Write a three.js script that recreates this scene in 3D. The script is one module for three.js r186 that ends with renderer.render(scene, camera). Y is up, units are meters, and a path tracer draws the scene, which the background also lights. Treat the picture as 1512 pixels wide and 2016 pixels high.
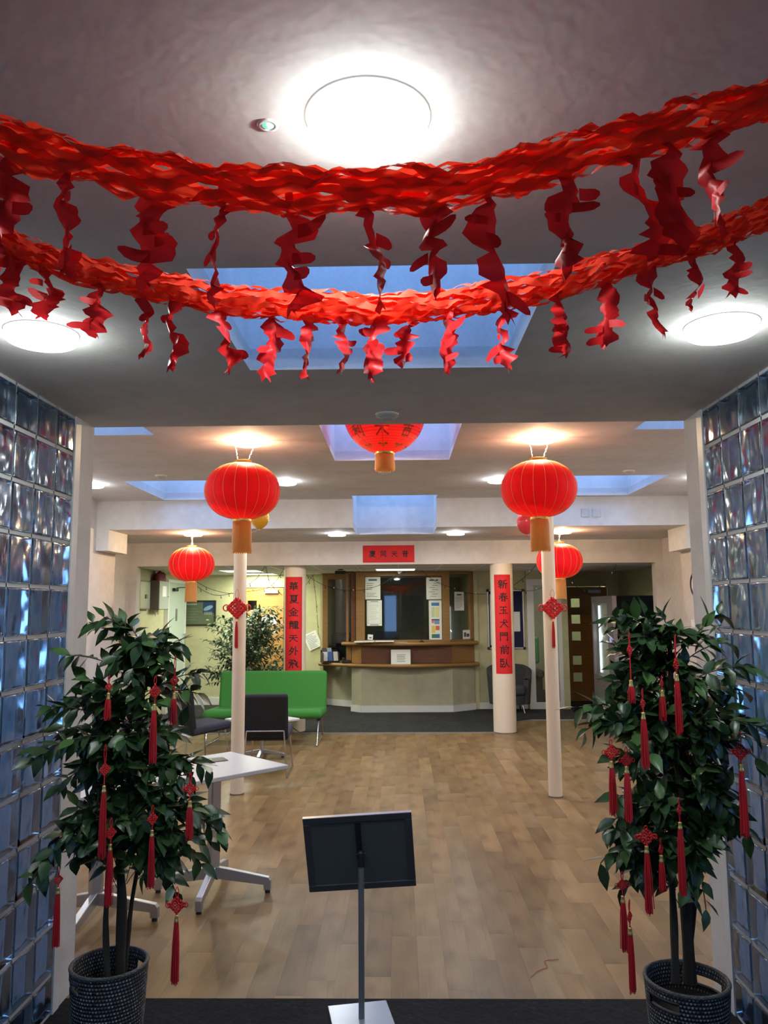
import * as THREE from 'three';
import { RoundedBoxGeometry } from 'three/addons/geometries/RoundedBoxGeometry.js';
import { mergeGeometries } from 'three/addons/utils/BufferGeometryUtils.js';
import { RectAreaLightUniformsLib } from 'three/addons/lights/RectAreaLightUniformsLib.js';

// ------------------------------------------------------------------ camera, sky, exposure
RectAreaLightUniformsLib.init();
const renderer = new THREE.WebGLRenderer({ antialias: true });
renderer.toneMapping = THREE.LinearToneMapping;
renderer.toneMappingExposure = 1.0;
renderer.shadowMap.enabled = true;
const scene = new THREE.Scene();
const FOC = 1540, EYE = 1.67, DEG = Math.PI / 180;
const camera = new THREE.PerspectiveCamera(2 * Math.atan(1008 / FOC) / DEG, 0.75, 0.05, 200);
camera.position.set(0, EYE, 0);
camera.rotation.order = 'YXZ';
camera.rotation.set(6.8923 * DEG, 1.0257 * DEG, -0.4043 * DEG);
camera.updateMatrixWorld();
const SKY = 3.3;
{ // clear blue dusk, a little paler towards the horizon
  const W = 32, H = 64, d = new Float32Array(W * H * 4);
  for (let j = 0; j < H; j++) for (let i = 0; i < W; i++) {
    const el = (j + 0.5) / H * 2 - 1, t = Math.max(0, el), k = (j * W + i) * 4;
    d[k] = SKY * (0.36 - 0.14 * t); d[k + 1] = SKY * (0.7 - 0.2 * t); d[k + 2] = SKY * (1.46 - 0.2 * t); d[k + 3] = 1;
  }
  const sky = new THREE.DataTexture(d, W, H, THREE.RGBAFormat, THREE.FloatType);
  sky.mapping = THREE.EquirectangularReflectionMapping; sky.magFilter = sky.minFilter = THREE.LinearFilter; sky.needsUpdate = true;
  scene.background = sky;
}
const LAMP = { lobby: new THREE.Color(0.94, 1.0, 0.97), hall: new THREE.Color(0.93, 0.96, 1.0), warm: new THREE.Color(1.0, 0.74, 0.43), tube: new THREE.Color(0.95, 1.0, 0.8) };
const POWER = { lobby: 70, hall: 156, warm: 2.2, tube: 6, halo: { lobby: 0.55, hall: 0.45 } };

// ------------------------------------------------------------------ helpers
let seed = 7;
const rnd = () => { seed = (seed + 0x6d2b79f5) | 0; let t = Math.imul(seed ^ (seed >>> 15), 1 | seed); t = (t + Math.imul(t ^ (t >>> 7), 61 | t)) ^ t; return ((t ^ (t >>> 14)) >>> 0) / 4294967296; };
const rr = (a, b) => a + (b - a) * rnd();
const V = (x, y, z) => new THREE.Vector3(x, y, z);
const ray = (px, py) => V((px - 756) / FOC, -(py - 1008) / FOC, -1).applyQuaternion(camera.quaternion);
const P = (px, py, z) => { const r = ray(px, py); return r.multiplyScalar(z / r.z).add(camera.position); };          // photo pixel met with the plane z
const PY = (px, py, y) => { const r = ray(px, py); return r.multiplyScalar((y - EYE) / r.y).add(camera.position); };   // photo pixel met with the height y
const taken = {};
const numbered = (n) => { const k = taken[n] = (taken[n] ?? -1) + 1; return k ? n + '_' + String(k).padStart(3, '0') : n; };
const flat = (list) => { const l = [].concat(list).map((g) => { const h = g.index ? g.toNonIndexed() : g; for (const a of Object.keys(h.attributes)) if (!['position', 'normal', 'uv', 'color'].includes(a)) h.deleteAttribute(a); return h; }); return l.length === 1 ? l[0] : mergeGeometries(l); };
function part(name, geos, m, parent) { const o = new THREE.Mesh(flat(geos), m); o.name = name; o.castShadow = o.receiveShadow = true; parent.add(o); return o; }
function shared(name, g, m, parent) { const o = new THREE.Mesh(g, m); o.name = name; o.castShadow = o.receiveShadow = true; parent.add(o); return o; }
function thing(name, label, category, pos = [0, 0, 0], turn = 0, group, kind) {
  const o = new THREE.Group(); o.name = numbered(name); o.position.set(...pos); o.rotation.y = turn; scene.add(o);
  o.userData = { label, category }; if (group) o.userData.group = group; if (kind) o.userData.kind = kind;
  return o;
}
function single(name, geos, m, label, category, group, kind) {
  const o = part(numbered(name), geos, m, scene); o.userData = { label, category }; if (group) o.userData.group = group; if (kind) o.userData.kind = kind; return o;
}
const struct = (name, geos, m, label, category = 'structure') => single(name, geos, m, label, category, null, 'structure');
function copy(o, pos, turn, label) { const c = o.clone(); c.name = numbered(o.name.replace(/_\d{3}$/, '')); c.position.set(...pos); if (turn != null) c.rotation.y = turn; if (label) c.userData = { ...o.userData, label }; scene.add(c); return c; }
const bx = (x0, x1, y0, y1, z0, z1) => new THREE.BoxGeometry(Math.abs(x1 - x0), Math.abs(y1 - y0), Math.abs(z1 - z0)).translate((x0 + x1) / 2, (y0 + y1) / 2, (z0 + z1) / 2);
const rbx = (w, h, d, r, x = 0, y = 0, z = 0, s = 2) => new RoundedBoxGeometry(w, h, d, s, r).translate(x, y, z);
const cyl = (r0, r1, h, x = 0, y = 0, z = 0, n = 20) => new THREE.CylinderGeometry(r0, r1, h, n).translate(x, y, z);
const tube = (pts, r, n = 24, k = 6, closed = false) => new THREE.TubeGeometry(new THREE.CatmullRomCurve3(pts, closed, 'catmullrom', 0.4), n, r, k, closed);
const bar = (a, b, r, k = 8) => { const d = b.clone().sub(a), g = new THREE.CylinderGeometry(r, r, d.length(), k); g.applyQuaternion(new THREE.Quaternion().setFromUnitVectors(V(0, 1, 0), d.clone().normalize())); return g.translate((a.x + b.x) / 2, (a.y + b.y) / 2, (a.z + b.z) / 2); };
const lathe = (pts, n = 32) => new THREE.LatheGeometry(pts.map(([r, y]) => new THREE.Vector2(r, y)), n);
function metreUV(g) { // uv in metres, by the way each face points
  const h = g.index ? g.toNonIndexed() : g, p = h.attributes.position, n = h.attributes.normal, u = new Float32Array(p.count * 2);
  for (let i = 0; i < p.count; i++) { const a = Math.abs(n.getX(i)), b = Math.abs(n.getY(i)), c = Math.abs(n.getZ(i)), x = p.getX(i), y = p.getY(i), z = p.getZ(i); if (b >= a && b >= c) u.set([x, z], 2 * i); else if (a >= c) u.set([z, y], 2 * i); else u.set([x, y], 2 * i); }
  h.setAttribute('uv', new THREE.BufferAttribute(u, 2)); return h;
}
function slab(outline, holes, y, th) { // outline and holes as [x, z] loops
  const s = new THREE.Shape(outline.map(([x, z]) => new THREE.Vector2(x, -z)));
  for (const h of holes) s.holes.push(new THREE.Path(h.map(([x, z]) => new THREE.Vector2(x, -z))));
  return metreUV(new THREE.ExtrudeGeometry(s, { depth: th, bevelEnabled: false, curveSegments: 24 }).rotateX(-Math.PI / 2).translate(0, y, 0));
}
const rect = (x0, x1, z0, z1) => [[x0, z0], [x1, z0], [x1, z1], [x0, z1]];
function sheet(nu, nv, f) { // grid of points with uv
  const pos = [], uv = [], idx = [];
  for (let j = 0; j <= nv; j++) for (let i = 0; i <= nu; i++) { const p = f(i / nu, j / nv, i, j); pos.push(p.x, p.y, p.z); uv.push(i / nu, j / nv); }
  for (let j = 0; j < nv; j++) for (let i = 0; i < nu; i++) { const a = j * (nu + 1) + i, b = a + 1, c = a + nu + 1, d = c + 1; idx.push(a, b, d, a, d, c); }
  const g = new THREE.BufferGeometry(); g.setAttribute('position', new THREE.Float32BufferAttribute(pos, 3)); g.setAttribute('uv', new THREE.Float32BufferAttribute(uv, 2)); g.setIndex(idx); g.computeVertexNormals(); return g;
}
// ------------------------------------------------------------------ textures and materials
const canvas = (w, h, draw) => { const c = document.createElement('canvas'); c.width = w; c.height = h; draw(c.getContext('2d'), w, h); const t = new THREE.CanvasTexture(c); t.colorSpace = THREE.SRGBColorSpace; t.wrapS = t.wrapT = THREE.RepeatWrapping; return t; };
function noiseTile(N, octaves, fn, srgb) { // tiling value noise -> fn(value, x, y) = [r, g, b] 0..255
  const grid = {}, d = new Uint8Array(N * N * 4);
  const at = (k, x, y) => { const n = 1 << k; const a = grid[k] ??= Array.from({ length: n * n }, rnd); return a[((y + n) % n) * n + ((x + n) % n)]; };
  const val = (k, u, v) => { const n = 1 << k, x = u * n, y = v * n, i = Math.floor(x), j = Math.floor(y), f = x - i, g = y - j, s = f * f * (3 - 2 * f), t = g * g * (3 - 2 * g); return (at(k, i, j) * (1 - s) + at(k, i + 1, j) * s) * (1 - t) + (at(k, i, j + 1) * (1 - s) + at(k, i + 1, j + 1) * s) * t; };
  for (let y = 0; y < N; y++) for (let x = 0; x < N; x++) { let v = 0, w = 0; octaves.forEach(([k, a]) => { v += a * val(k, x / N, y / N); w += a; }); const c = fn(v / w, x / N, y / N); d.set([c[0], c[1], c[2], 255], (y * N + x) * 4); }
  const t = new THREE.DataTexture(d, N, N); t.wrapS = t.wrapT = THREE.RepeatWrapping; t.magFilter = THREE.LinearFilter; t.minFilter = THREE.LinearMipmapLinearFilter; t.generateMipmaps = true; if (srgb) t.colorSpace = THREE.SRGBColorSpace; t.needsUpdate = true; return t;
}
const grey = (v) => [v, v, v];
const fineNoise = noiseTile(256, [[5, 1], [6, 0.8], [7, 0.6]], (v) => grey(255 * v));
const wallTex = noiseTile(256, [[2, 1], [4, 0.7], [7, 0.6]], (v) => grey(236 + 16 * (v - 0.5) * 2), true);
const carpetTex = noiseTile(256, [[7, 1], [6, 0.7], [3, 0.25]], (v) => grey(120 + 230 * (v - 0.5)), true);
const wavesTex = noiseTile(256, [[2, 1], [3, 0.9], [4, 0.25]], (v, x, y) => grey(255 * v));
const std = (color, o = {}) => new THREE.MeshStandardMaterial({ color: new THREE.Color(color), roughness: 0.6, ...o });
const lin = (r, g, b, o = {}) => new THREE.MeshStandardMaterial({ color: new THREE.Color().setRGB(r, g, b), roughness: 0.6, ...o });
const phy = (r, g, b, o = {}) => new THREE.MeshPhysicalMaterial({ color: new THREE.Color().setRGB(r, g, b), roughness: 0.5, side: THREE.DoubleSide, ...o });
const plaster = (r, g, b) => lin(r, g, b, { map: wallTex, bumpMap: fineNoise, bumpScale: 0.0006, roughness: 0.85 });
const M = {
  white: plaster(0.73, 0.715, 0.7), cream: plaster(0.72, 0.675, 0.65), yellow: plaster(0.62, 0.6, 0.36), reveal: plaster(0.86, 0.86, 0.86), ext: plaster(0.5, 0.5, 0.5),
  gloss: lin(0.75, 0.75, 0.73, { roughness: 0.35 }), trim: lin(0.62, 0.64, 0.64, { roughness: 0.4 }), colPaint: lin(0.8, 0.69, 0.54, { roughness: 0.45 }),
  mat: lin(0.018, 0.018, 0.02, { map: carpetTex, bumpMap: fineNoise, bumpScale: 0.004, roughness: 1 }), carpet: lin(0.085, 0.088, 0.1, { map: carpetTex, bumpMap: fineNoise, bumpScale: 0.003, roughness: 1 }),
  ground: lin(0.06, 0.06, 0.065, { map: carpetTex, roughness: 0.9 }),
  glass: phy(0.96, 0.98, 0.97, { transmission: 1, thickness: 0, roughness: 0.02, ior: 1.5 }),
  chrome: lin(0.6, 0.6, 0.6, { metalness: 1, roughness: 0.22 }), alu: lin(0.5, 0.51, 0.53, { metalness: 0.9, roughness: 0.38 }), greyPaint: lin(0.16, 0.165, 0.17, { roughness: 0.4, metalness: 0.3 }),
  black: lin(0.012, 0.012, 0.013, { roughness: 0.45 }), blackMatt: lin(0.007, 0.007, 0.011, { roughness: 0.85, bumpMap: fineNoise, bumpScale: 0.0015 }), rubber: lin(0.02, 0.02, 0.02, { roughness: 0.8 }),
  laminate: lin(0.64, 0.63, 0.65, { roughness: 0.35 }), green: lin(0.046, 0.235, 0.036, { roughness: 0.9, bumpMap: fineNoise, bumpScale: 0.0015 }), charcoal: lin(0.05, 0.053, 0.06, { roughness: 0.9, bumpMap: fineNoise, bumpScale: 0.0015 }),
  paper: lin(0.8, 0.8, 0.78, { roughness: 0.8 }), redPaper: lin(0.62, 0.02, 0.02, { roughness: 0.7 }), gold: lin(0.85, 0.55, 0.16, { metalness: 0.85, roughness: 0.3 }),
  fringe: phy(0.85, 0.42, 0.08, { roughness: 0.6, transmission: 0.4, thickness: 0 }), lanternRed: phy(0.92, 0.007, 0.016, { roughness: 0.7, transmission: 0.25, thickness: 0, specularIntensity: 0.5, sheen: 0.7, sheenRoughness: 0.5, sheenColor: new THREE.Color(1, 0.62, 0.25) }),
  goldLine: lin(0.8, 0.4, 0.12, { roughness: 0.4, metalness: 0.3 }),
  tissue: phy(0.84, 0.06, 0.024, { roughness: 0.8, specularIntensity: 0.3, transmission: 0.45, thickness: 0 }), foil: phy(0.62, 0.018, 0.022, { roughness: 0.45, transmission: 0.3, thickness: 0, specularIntensity: 0.25 }),
  cord: phy(0.6, 0.01, 0.014, { roughness: 0.4, sheen: 0.4, sheenColor: new THREE.Color(1, 0.2, 0.2) }), silk: phy(0.5, 0.008, 0.014, { roughness: 0.55, sheen: 0.5, sheenColor: new THREE.Color(1, 0.1, 0.1) }),
  bark: lin(0.034, 0.029, 0.019, { roughness: 0.9, bumpMap: fineNoise, bumpScale: 0.004 }), twig: lin(0.06, 0.045, 0.03, { roughness: 0.8 }), soil: lin(0.03, 0.025, 0.02, { roughness: 1 }),
  leaf: [[0.03, 0.074, 0.022], [0.023, 0.056, 0.018], [0.06, 0.135, 0.036]].map((c) => phy(...c, { roughness: 0.36, transmission: 0.06, thickness: 0 })),
  leafFar: phy(0.03, 0.075, 0.03, { roughness: 0.4 }), leafPale: phy(0.13, 0.18, 0.09, { roughness: 0.5 }),
};
const woodTex = (base, dark, n = 60) => canvas(512, 256, (c, w, h) => { c.fillStyle = base; c.fillRect(0, 0, w, h); for (let i = 0; i < n * 6; i++) { const y = rnd() * h; c.globalAlpha = rr(0.03, 0.16); c.strokeStyle = rnd() < 0.6 ? dark : '#fff3dd'; c.lineWidth = rr(0.5, 3); c.beginPath(); const a = rnd() * w, l = rr(60, 400); c.moveTo(a, y); c.bezierCurveTo(a + l * 0.3, y + rr(-4, 4), a + l * 0.6, y + rr(-4, 4), a + l, y + rr(-3, 3)); c.stroke(); } c.globalAlpha = 1; });
const oakTex = woodTex('#b98a4e', '#6d4719'), brownTex = woodTex('#7a4a2a', '#3c1f10'), plankTex = canvas(1024, 512, (c, w, h) => { c.fillStyle = '#cfc9be'; c.fillRect(0, 0, w, h); for (let i = 0; i < 70; i++) { const x = rnd() * w, y = rnd() * h, rx = rr(70, 240), ry = rr(30, 110), g = c.createRadialGradient(0, 0, 0, 0, 0, 1), q = rnd() < 0.55 ? '120,110,98' : '240,232,214'; g.addColorStop(0, `rgba(${q},${rr(0.12, 0.4)})`); g.addColorStop(1, `rgba(${q},0)`); for (const ox of [-w, 0, w]) for (const oy of [-h, 0, h]) { c.save(); c.translate(x + ox, y + oy); c.scale(rx, ry); c.fillStyle = g; c.beginPath(); c.arc(0, 0, 1, 0, 7); c.fill(); c.restore(); } } for (let i = 0; i < 700; i++) { const y = rnd() * h, a = rnd() * w, l = rr(40, 300); c.globalAlpha = rr(0.04, 0.16); c.strokeStyle = rnd() < 0.6 ? '#6d6252' : '#fff6e4'; c.lineWidth = rr(0.5, 2.2); c.beginPath(); c.moveTo(a, y); c.bezierCurveTo(a + l * 0.3, y + rr(-4, 4), a + l * 0.6, y + rr(-4, 4), a + l, y + rr(-3, 3)); c.stroke(); } c.globalAlpha = 1; });
for (const t of [oakTex, brownTex]) t.repeat.set(1.2, 2.4);
M.oak = lin(0.6, 0.585, 0.5, { map: oakTex, roughness: 0.45 }); M.brown = lin(0.75, 0.7, 0.7, { map: brownTex, roughness: 0.5 }); M.paleDoor = lin(1.0, 0.98, 0.86, { map: oakTex, roughness: 0.5 }); M.darkDoor = lin(0.62, 0.55, 0.42, { map: oakTex, roughness: 0.45 });
const glow = (c, k) => new THREE.MeshStandardMaterial({ color: 0xffffff, emissive: c, emissiveIntensity: k, roughness: 0.4 });

// ------------------------------------------------------------------ the setting
const XL = -1.455, XR = 1.36, CEIL = 2.535, HALL = 2.875, SOFF = 2.55, TOP = 3.45;
struct('ground', metreUV(bx(-40, 40, -0.3, -0.06, -40, 30)), M.ground, 'dark asphalt outside the building', 'ground');
for (const [x0, x1, h, who] of [[-12, -0.8, 4.2, 'taller'], [-0.1, 12, 3.2, 'lower']]) { // buildings across the forecourt, mirrored in the reception glass
  const b = thing('opposite_building', who + ' dark building across the forecourt from the entrance', 'building', [0, -0.06, 15], 0, null, 'structure'); part('facade', metreUV(bx(x0, x1, 0, h, 0, 4)), lin(0.09, 0.075, 0.065, { map: carpetTex, roughness: 0.9 }), b); for (let x = x0 + 0.8; x + 1.4 < x1; x += 2.6) part('window_pane', bx(x, x + 1.4, 0.9, 2.2, -0.03, -0.01), lin(0.02, 0.022, 0.03, { roughness: 0.1 }), b); }
struct('floor', metreUV(bx(-2, 2, -0.05, 0, -3.58, 1.75)), M.mat, 'black entrance matting in the lobby', 'floor');
{ // wood-look vinyl planks laid towards the reception desk
  const f = thing('floor', 'brown wood-look plank flooring of the hall', 'floor', [0, 0, 0], 0, null, 'structure');
  part('subfloor', metreUV(bx(-3.7, 3.7, -0.05, -0.004, -11.85, -3.58)), lin(0.34, 0.24, 0.15), f);
  const tones = [[0.46, 0.305, 0.155], [0.4, 0.265, 0.137], [0.51, 0.345, 0.18], [0.36, 0.24, 0.122], [0.43, 0.285, 0.14], [0.44, 0.315, 0.18]].map((c) => phy(...c, { map: plankTex, roughness: 0.36, specularIntensity: 0.4, bumpMap: fineNoise, bumpScale: 0.0003, side: THREE.FrontSide }));
  const w = 0.125, L = 0.76, spots = [];
  for (let i = 0; i * w < 7.1; i++) { const off = rnd() * L; for (let z = -3.582 + off; z > -11.9; z -= L) { const x = -3.55 + i * w, z0 = Math.min(z, -3.582), z1 = Math.max(z - L, x > 1.2 ? -11.8 : -10.7); if (z0 - z1 > 0.02) spots.push([x, z0, z1]); } const x = -3.55 + i * w; spots.push([x, -3.582, -3.582 + 0]); }
  const variants = Array.from({ length: 4 }, () => rnd());
  const cache = {}, rest = tones.map(() => []);
  const geo = (l, v) => cache[l.toFixed(2) + v] ??= (() => { const g = new THREE.BoxGeometry(w - 0.0004, 0.004, l - 0.0004), u = g.attributes.uv, p = g.attributes.position; for (let i = 0; i < u.count; i++) u.setXY(i, p.getZ(i) * 0.9 + v * 0.7, p.getX(i) * 1.8 + v); return g; })();
  const list = spots.filter(([, a, b]) => a - b > 0.02).map(([x, a, b]) => ({ x: x + w / 2, z: (a + b) / 2, l: a - b }));
  const seen = list.filter((p) => Math.abs(p.x) < -p.z * 0.52).sort((p, q) => q.l / (q.z * q.z) - p.l / (p.z * p.z)), top = new Set(seen.slice(0, 300));
  for (const p of list) { const t = Math.floor(rnd() * tones.length), g = geo(p.l, variants[Math.floor(rnd() * 4)]); if (top.has(p)) { const o = shared('plank', g, tones[t], f); o.position.set(p.x, -0.002, p.z); } else rest[t].push(g.clone().translate(p.x, -0.002, p.z)); }
  rest.forEach((r, i) => { if (r.length) part('plank_field', r, tones[i], f).userData.kind = 'stuff'; });
}
struct('floor', slab([[-3.75, -10.67], [1.4, -10.67], [1.69, -11.6], [1.92, -11.79], [3.95, -11.79], [3.95, -15.9], [-3.75, -15.9]], [], -0.02, 0.028), M.carpet, 'dark grey carpet in front of the reception desk', 'floor');
struct('trim', [bx(-3.6, 1.4, 0.0, 0.011, -10.655, -10.675), tube([V(1.4, 0.006, -10.67), V(1.69, 0.006, -11.59)], 0.007, 4), tube([V(1.69, 0.006, -11.59), V(1.92, 0.006, -11.78)], 0.007, 4), bx(1.92, 3.6, 0, 0.011, -11.775, -11.795)], M.alu, 'thin metal strip along the carpet edge', 'trim');

// lobby walls of glass blocks
const blockMat = new THREE.MeshPhysicalMaterial({ color: new THREE.Color().setRGB(0.86, 0.93, 0.98), transmission: 1, thickness: 0.08, ior: 1.45, roughness: 0.12, bumpMap: wavesTex, bumpScale: 0.015, attenuationColor: new THREE.Color(0.5, 0.68, 0.8), attenuationDistance: 0.3 });
function glassWall(name, x, s, label) { // s: which way the outside lies
  const w = thing(name, label, 'wall', [0, 0, 0], 0, null, 'structure');
  const pz = 0.182, zs = -3.44, cols = 13, ze = zs + cols * pz, joints = Array.from({ length: 12 }, (_, k) => 0.16 + 0.2 * k), xa = x + s * 0.004, xb = x + s * 0.09;
  const h = []; for (const y of joints) h.push(bx(xa, xb, y - 0.008, y + 0.008, zs, ze)); h.push(bx(xa, xb, 0, 0.014, zs, ze), bx(xa, xb, CEIL - 0.012, CEIL, zs, ze));
  for (let c = 0; c <= cols; c++) h.push(bx(xa, xb, 0, CEIL, zs + c * pz - 0.004, zs + c * pz + 0.004));
  part('mortar', h, lin(0.42, 0.43, 0.44, { roughness: 0.8 }), w);
  const edges = [0.006, ...joints, CEIL - 0.004], make = (hh, v) => { const g = new RoundedBoxGeometry(0.098, hh - 0.016, pz - 0.008, 1, 0.008), u = g.attributes.uv, p = g.attributes.position; for (let i = 0; i < u.count; i++) u.setXY(i, p.getZ(i) * 2.1 + v * 0.37 + p.getX(i), p.getY(i) * 1.3 + v * 0.61); return g; };
  const kinds = {};
  for (let r = 0; r + 1 < edges.length; r++) for (let c = 0; c < cols; c++) { const hh = edges[r + 1] - edges[r], v = (r * 5 + c * 3) % 7, o = shared('glass_block', kinds[hh.toFixed(3) + v] ??= make(hh, v), blockMat, w); o.position.set(x + s * 0.047, (edges[r] + edges[r + 1]) / 2, zs + (c + 0.5) * pz); }
  part('end_frame', bx(x - s * 0.004, x + s * 0.1, 0, CEIL, -3.5, zs - 0.001), M.trim, w);
  part('pier', metreUV(bx(x, x + s * 0.12, 0, CEIL + 0.4, ze, 1.6)), M.white, w);
  return w;
}
glassWall('wall_left', XL, -1, 'bluish glass-block wall beside the white tables'); glassWall('wall_right', XR, 1, 'bluish glass-block wall on the vending machine side of the lobby');
struct('wall_front', [bx(-3.6, XL, 0, 2.96, -3.66, -3.5), bx(XR, 3.6, 0, 2.96, -3.66, -3.5), bx(XL, XR, CEIL + 0.02, 2.96, -3.66, -3.5)].map(metreUV), M.white, 'plastered wall around the opening between lobby and hall', 'wall');
for (const [s, xi, who] of [[-1, XL - 0.1, 'on the tables side'], [1, XR + 0.1, 'on the vending machine side']]) { // dim side rooms beyond the glass blocks, lit by their own dusk window
  const xo = s * 4.2, a = Math.min(xi + s * 0.03, xo), b = Math.max(xi + s * 0.03, xo);
  struct('ceiling', metreUV(bx(a, b, 2.6, 2.7, -3.5, 1.7)), M.white, 'ceiling of the dim side room ' + who, 'ceiling'); struct('floor', metreUV(bx(s * 2.0, xo, -0.05, 0, -3.5, 1.7)), M.carpet, 'carpet of the dim side room ' + who, 'floor');
  struct('wall_side', [bx(xo, xo + s * 0.1, 0, 1.1, -3.66, 1.7), bx(xo, xo + s * 0.1, 2.2, 2.7, -3.66, 1.7), bx(xo, xo + s * 0.1, 1.1, 2.2, -3.66, -3.2), bx(xo, xo + s * 0.1, 1.1, 2.2, 1.2, 1.7), bx(s * 3.6, xo, 0, 2.7, -3.66, -3.5), bx(a, b, 0, 2.7, 1.6, 1.7)].map(metreUV), M.white, 'outer wall of the dim side room ' + who, 'wall');
  struct('window', bx(xo + s * 0.04, xo + s * 0.05, 1.1, 2.2, -3.2, 1.2), M.glass, 'window of the dim side room ' + who, 'window');
}
struct('wall_entrance', [bx(-1.7, -0.95, 0, 2.6, 1.55, 1.7), bx(0.95, 1.6, 0, 2.6, 1.55, 1.7), bx(-0.95, 0.95, 2.15, 2.6, 1.55, 1.7)].map(metreUV), M.white, 'plastered wall around the glazed entrance', 'wall');
{ const d = thing('door', 'glazed entrance doors to the lobby', 'door', [0, 0, 1.62], 0, null, 'structure'); for (const s of [-1, 1]) { part('door_frame', [bx(s * 0.02, s * 0.09, 0.01, 2.14, -0.03, 0.03), bx(s * 0.87, s * 0.94, 0.01, 2.14, -0.03, 0.03), bx(s * 0.09, s * 0.87, 0.01, 0.2, -0.03, 0.03), bx(s * 0.09, s * 0.87, 2.04, 2.14, -0.03, 0.03)], M.alu, d); part('pane', bx(s * 0.09, s * 0.87, 0.2, 2.04, -0.004, 0.004), M.glass, d); } }
struct('wall_left', [bx(-3.6, -3.4, 0, 2.96, -9.33, -3.6), bx(-3.8, -3.66, 0, 2.7, -10.6, -9.33)].map(metreUV), M.cream, 'cream side wall of the hall behind the white tables', 'wall');
struct('wall_right', [bx(3.35, 3.55, 0, 2.96, -9.33, -3.6), bx(3.56, 3.7, 0, 2.7, -10.6, -9.33)].map(metreUV), M.cream, 'cream side wall of the hall with the clock', 'wall');
struct('trim', metreUV(bx(-3.49, -3.26, 2.316, SOFF, -9.33, -8.72)), M.white, 'boxed downstand under the soffit beside the electrical cabinets', 'trim');
struct('trim', metreUV(bx(3.21, 3.45, 2.29, SOFF, -9.33, -8.72)), M.white, 'boxed downstand under the soffit above the clock', 'trim');
// ceilings
const S1 = [-0.538, 0.41, -2.78, -1.91], S2 = [-0.52, 0.43, -6.39, -5.05], S3 = [-0.505, 0.432, -9.55, -8.46];
const SIDE = [[-2.62, -1.68, -8.66, -7.33], [1.6, 2.54, -8.6, -7.28], [-2.65, -1.7, -5.34, -4.1], [1.64, 2.59, -5.34, -4.1]];
const hole = ([a, b, c, d]) => rect(a, b, d, c);
struct('ceiling', slab(rect(-1.6, 1.5, 1.7, -3.66), [hole(S1)], CEIL, 0.08), M.white, 'low white lobby ceiling', 'ceiling');
struct('ceiling', slab([[-3.6, -3.5], [3.55, -3.5], [3.55, -8.72], [S3[1], -8.72], [S3[1], S3[3]], [S3[0], S3[3]], [S3[0], -8.72], [-3.6, -8.72]], [S2, ...SIDE].map(hole), HALL, 0.08), M.white, 'white hall ceiling with skylight openings', 'ceiling');
struct('ceiling', slab([[-3.8, -8.8], [S3[0], -8.8], [S3[0], S3[2]], [S3[1], S3[2]], [S3[1], -8.8], [3.7, -8.8], [3.7, -10.6], [-3.8, -10.6]], [], SOFF, 0.08), M.white, 'lower white soffit before the beam', 'ceiling');
struct('trim', [bx(-3.6, S3[0], SOFF, HALL + 0.08, -8.8, -8.72), bx(S3[1], 3.55, SOFF, HALL + 0.08, -8.8, -8.72)].map(metreUV), M.white, 'white bulkhead between hall ceiling and lower soffit', 'trim');
struct('beam', [bx(-3.7, 3.6, 2.235, SOFF + 0.04, -10.76, -10.6), bx(-3.8, -3.56, 0, 2.235, -10.76, -10.6), bx(3.457, 3.75, 0, 2.235, -10.76, -10.6)].map(metreUV), M.cream, 'cream beam wall over the opening to reception', 'beam');
function skylight([x0, x1, z0, z1], y, label, low) {
  const w = thing('window', label, 'skylight', [0, 0, 0], 0, null, 'structure'), t = 0.05, far = (low ?? y) + 0.08;
  part('reveal', metreUV(bx(x0 - t, x1 + t, far, TOP, z0 - t, z0)), M.reveal, w); part('reveal', metreUV(bx(x0 - t, x1 + t, y + 0.08, TOP, z1, z1 + t)), M.reveal, w);
  for (const [a, b] of [[x0 - t, x0], [x1, x1 + t]]) part('reveal', low ? [metreUV(bx(a, b, y + 0.08, TOP, z0, z1)), metreUV(bx(a, b, low + 0.08, y + 0.08, z0, -8.8))] : metreUV(bx(a, b, y + 0.08, TOP, z0, z1)), M.reveal, w);
  part('frame', [bx(x0 - 0.08, x1 + 0.08, TOP, TOP + 0.06, z0 - 0.08, z0), bx(x0 - 0.08, x1 + 0.08, TOP, TOP + 0.06, z1, z1 + 0.08), bx(x0 - 0.08, x0, TOP, TOP + 0.06, z0, z1), bx(x1, x1 + 0.08, TOP, TOP + 0.06, z0, z1)], M.gloss, w);
  part('pane', bx(x0, x1, TOP + 0.02, TOP + 0.03, z0, z1), M.glass, w);
}
skylight(S1, CEIL, 'square skylight in the lobby ceiling behind the garlands'); skylight(S2, HALL, 'skylight above the printed paper lantern'); skylight(S3, HALL, 'skylight cut through the bulkhead above the red banner', SOFF);
skylight(SIDE[0], HALL, 'skylight beside the bulkhead behind the yellow balloon lantern'); skylight(SIDE[1], HALL, 'skylight beside the bulkhead near the two wall plates'); skylight(SIDE[2], HALL, 'skylight over the white flip-top tables'); skylight(SIDE[3], HALL, 'skylight over the hall side nearest the vending machine ficus');
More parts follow.
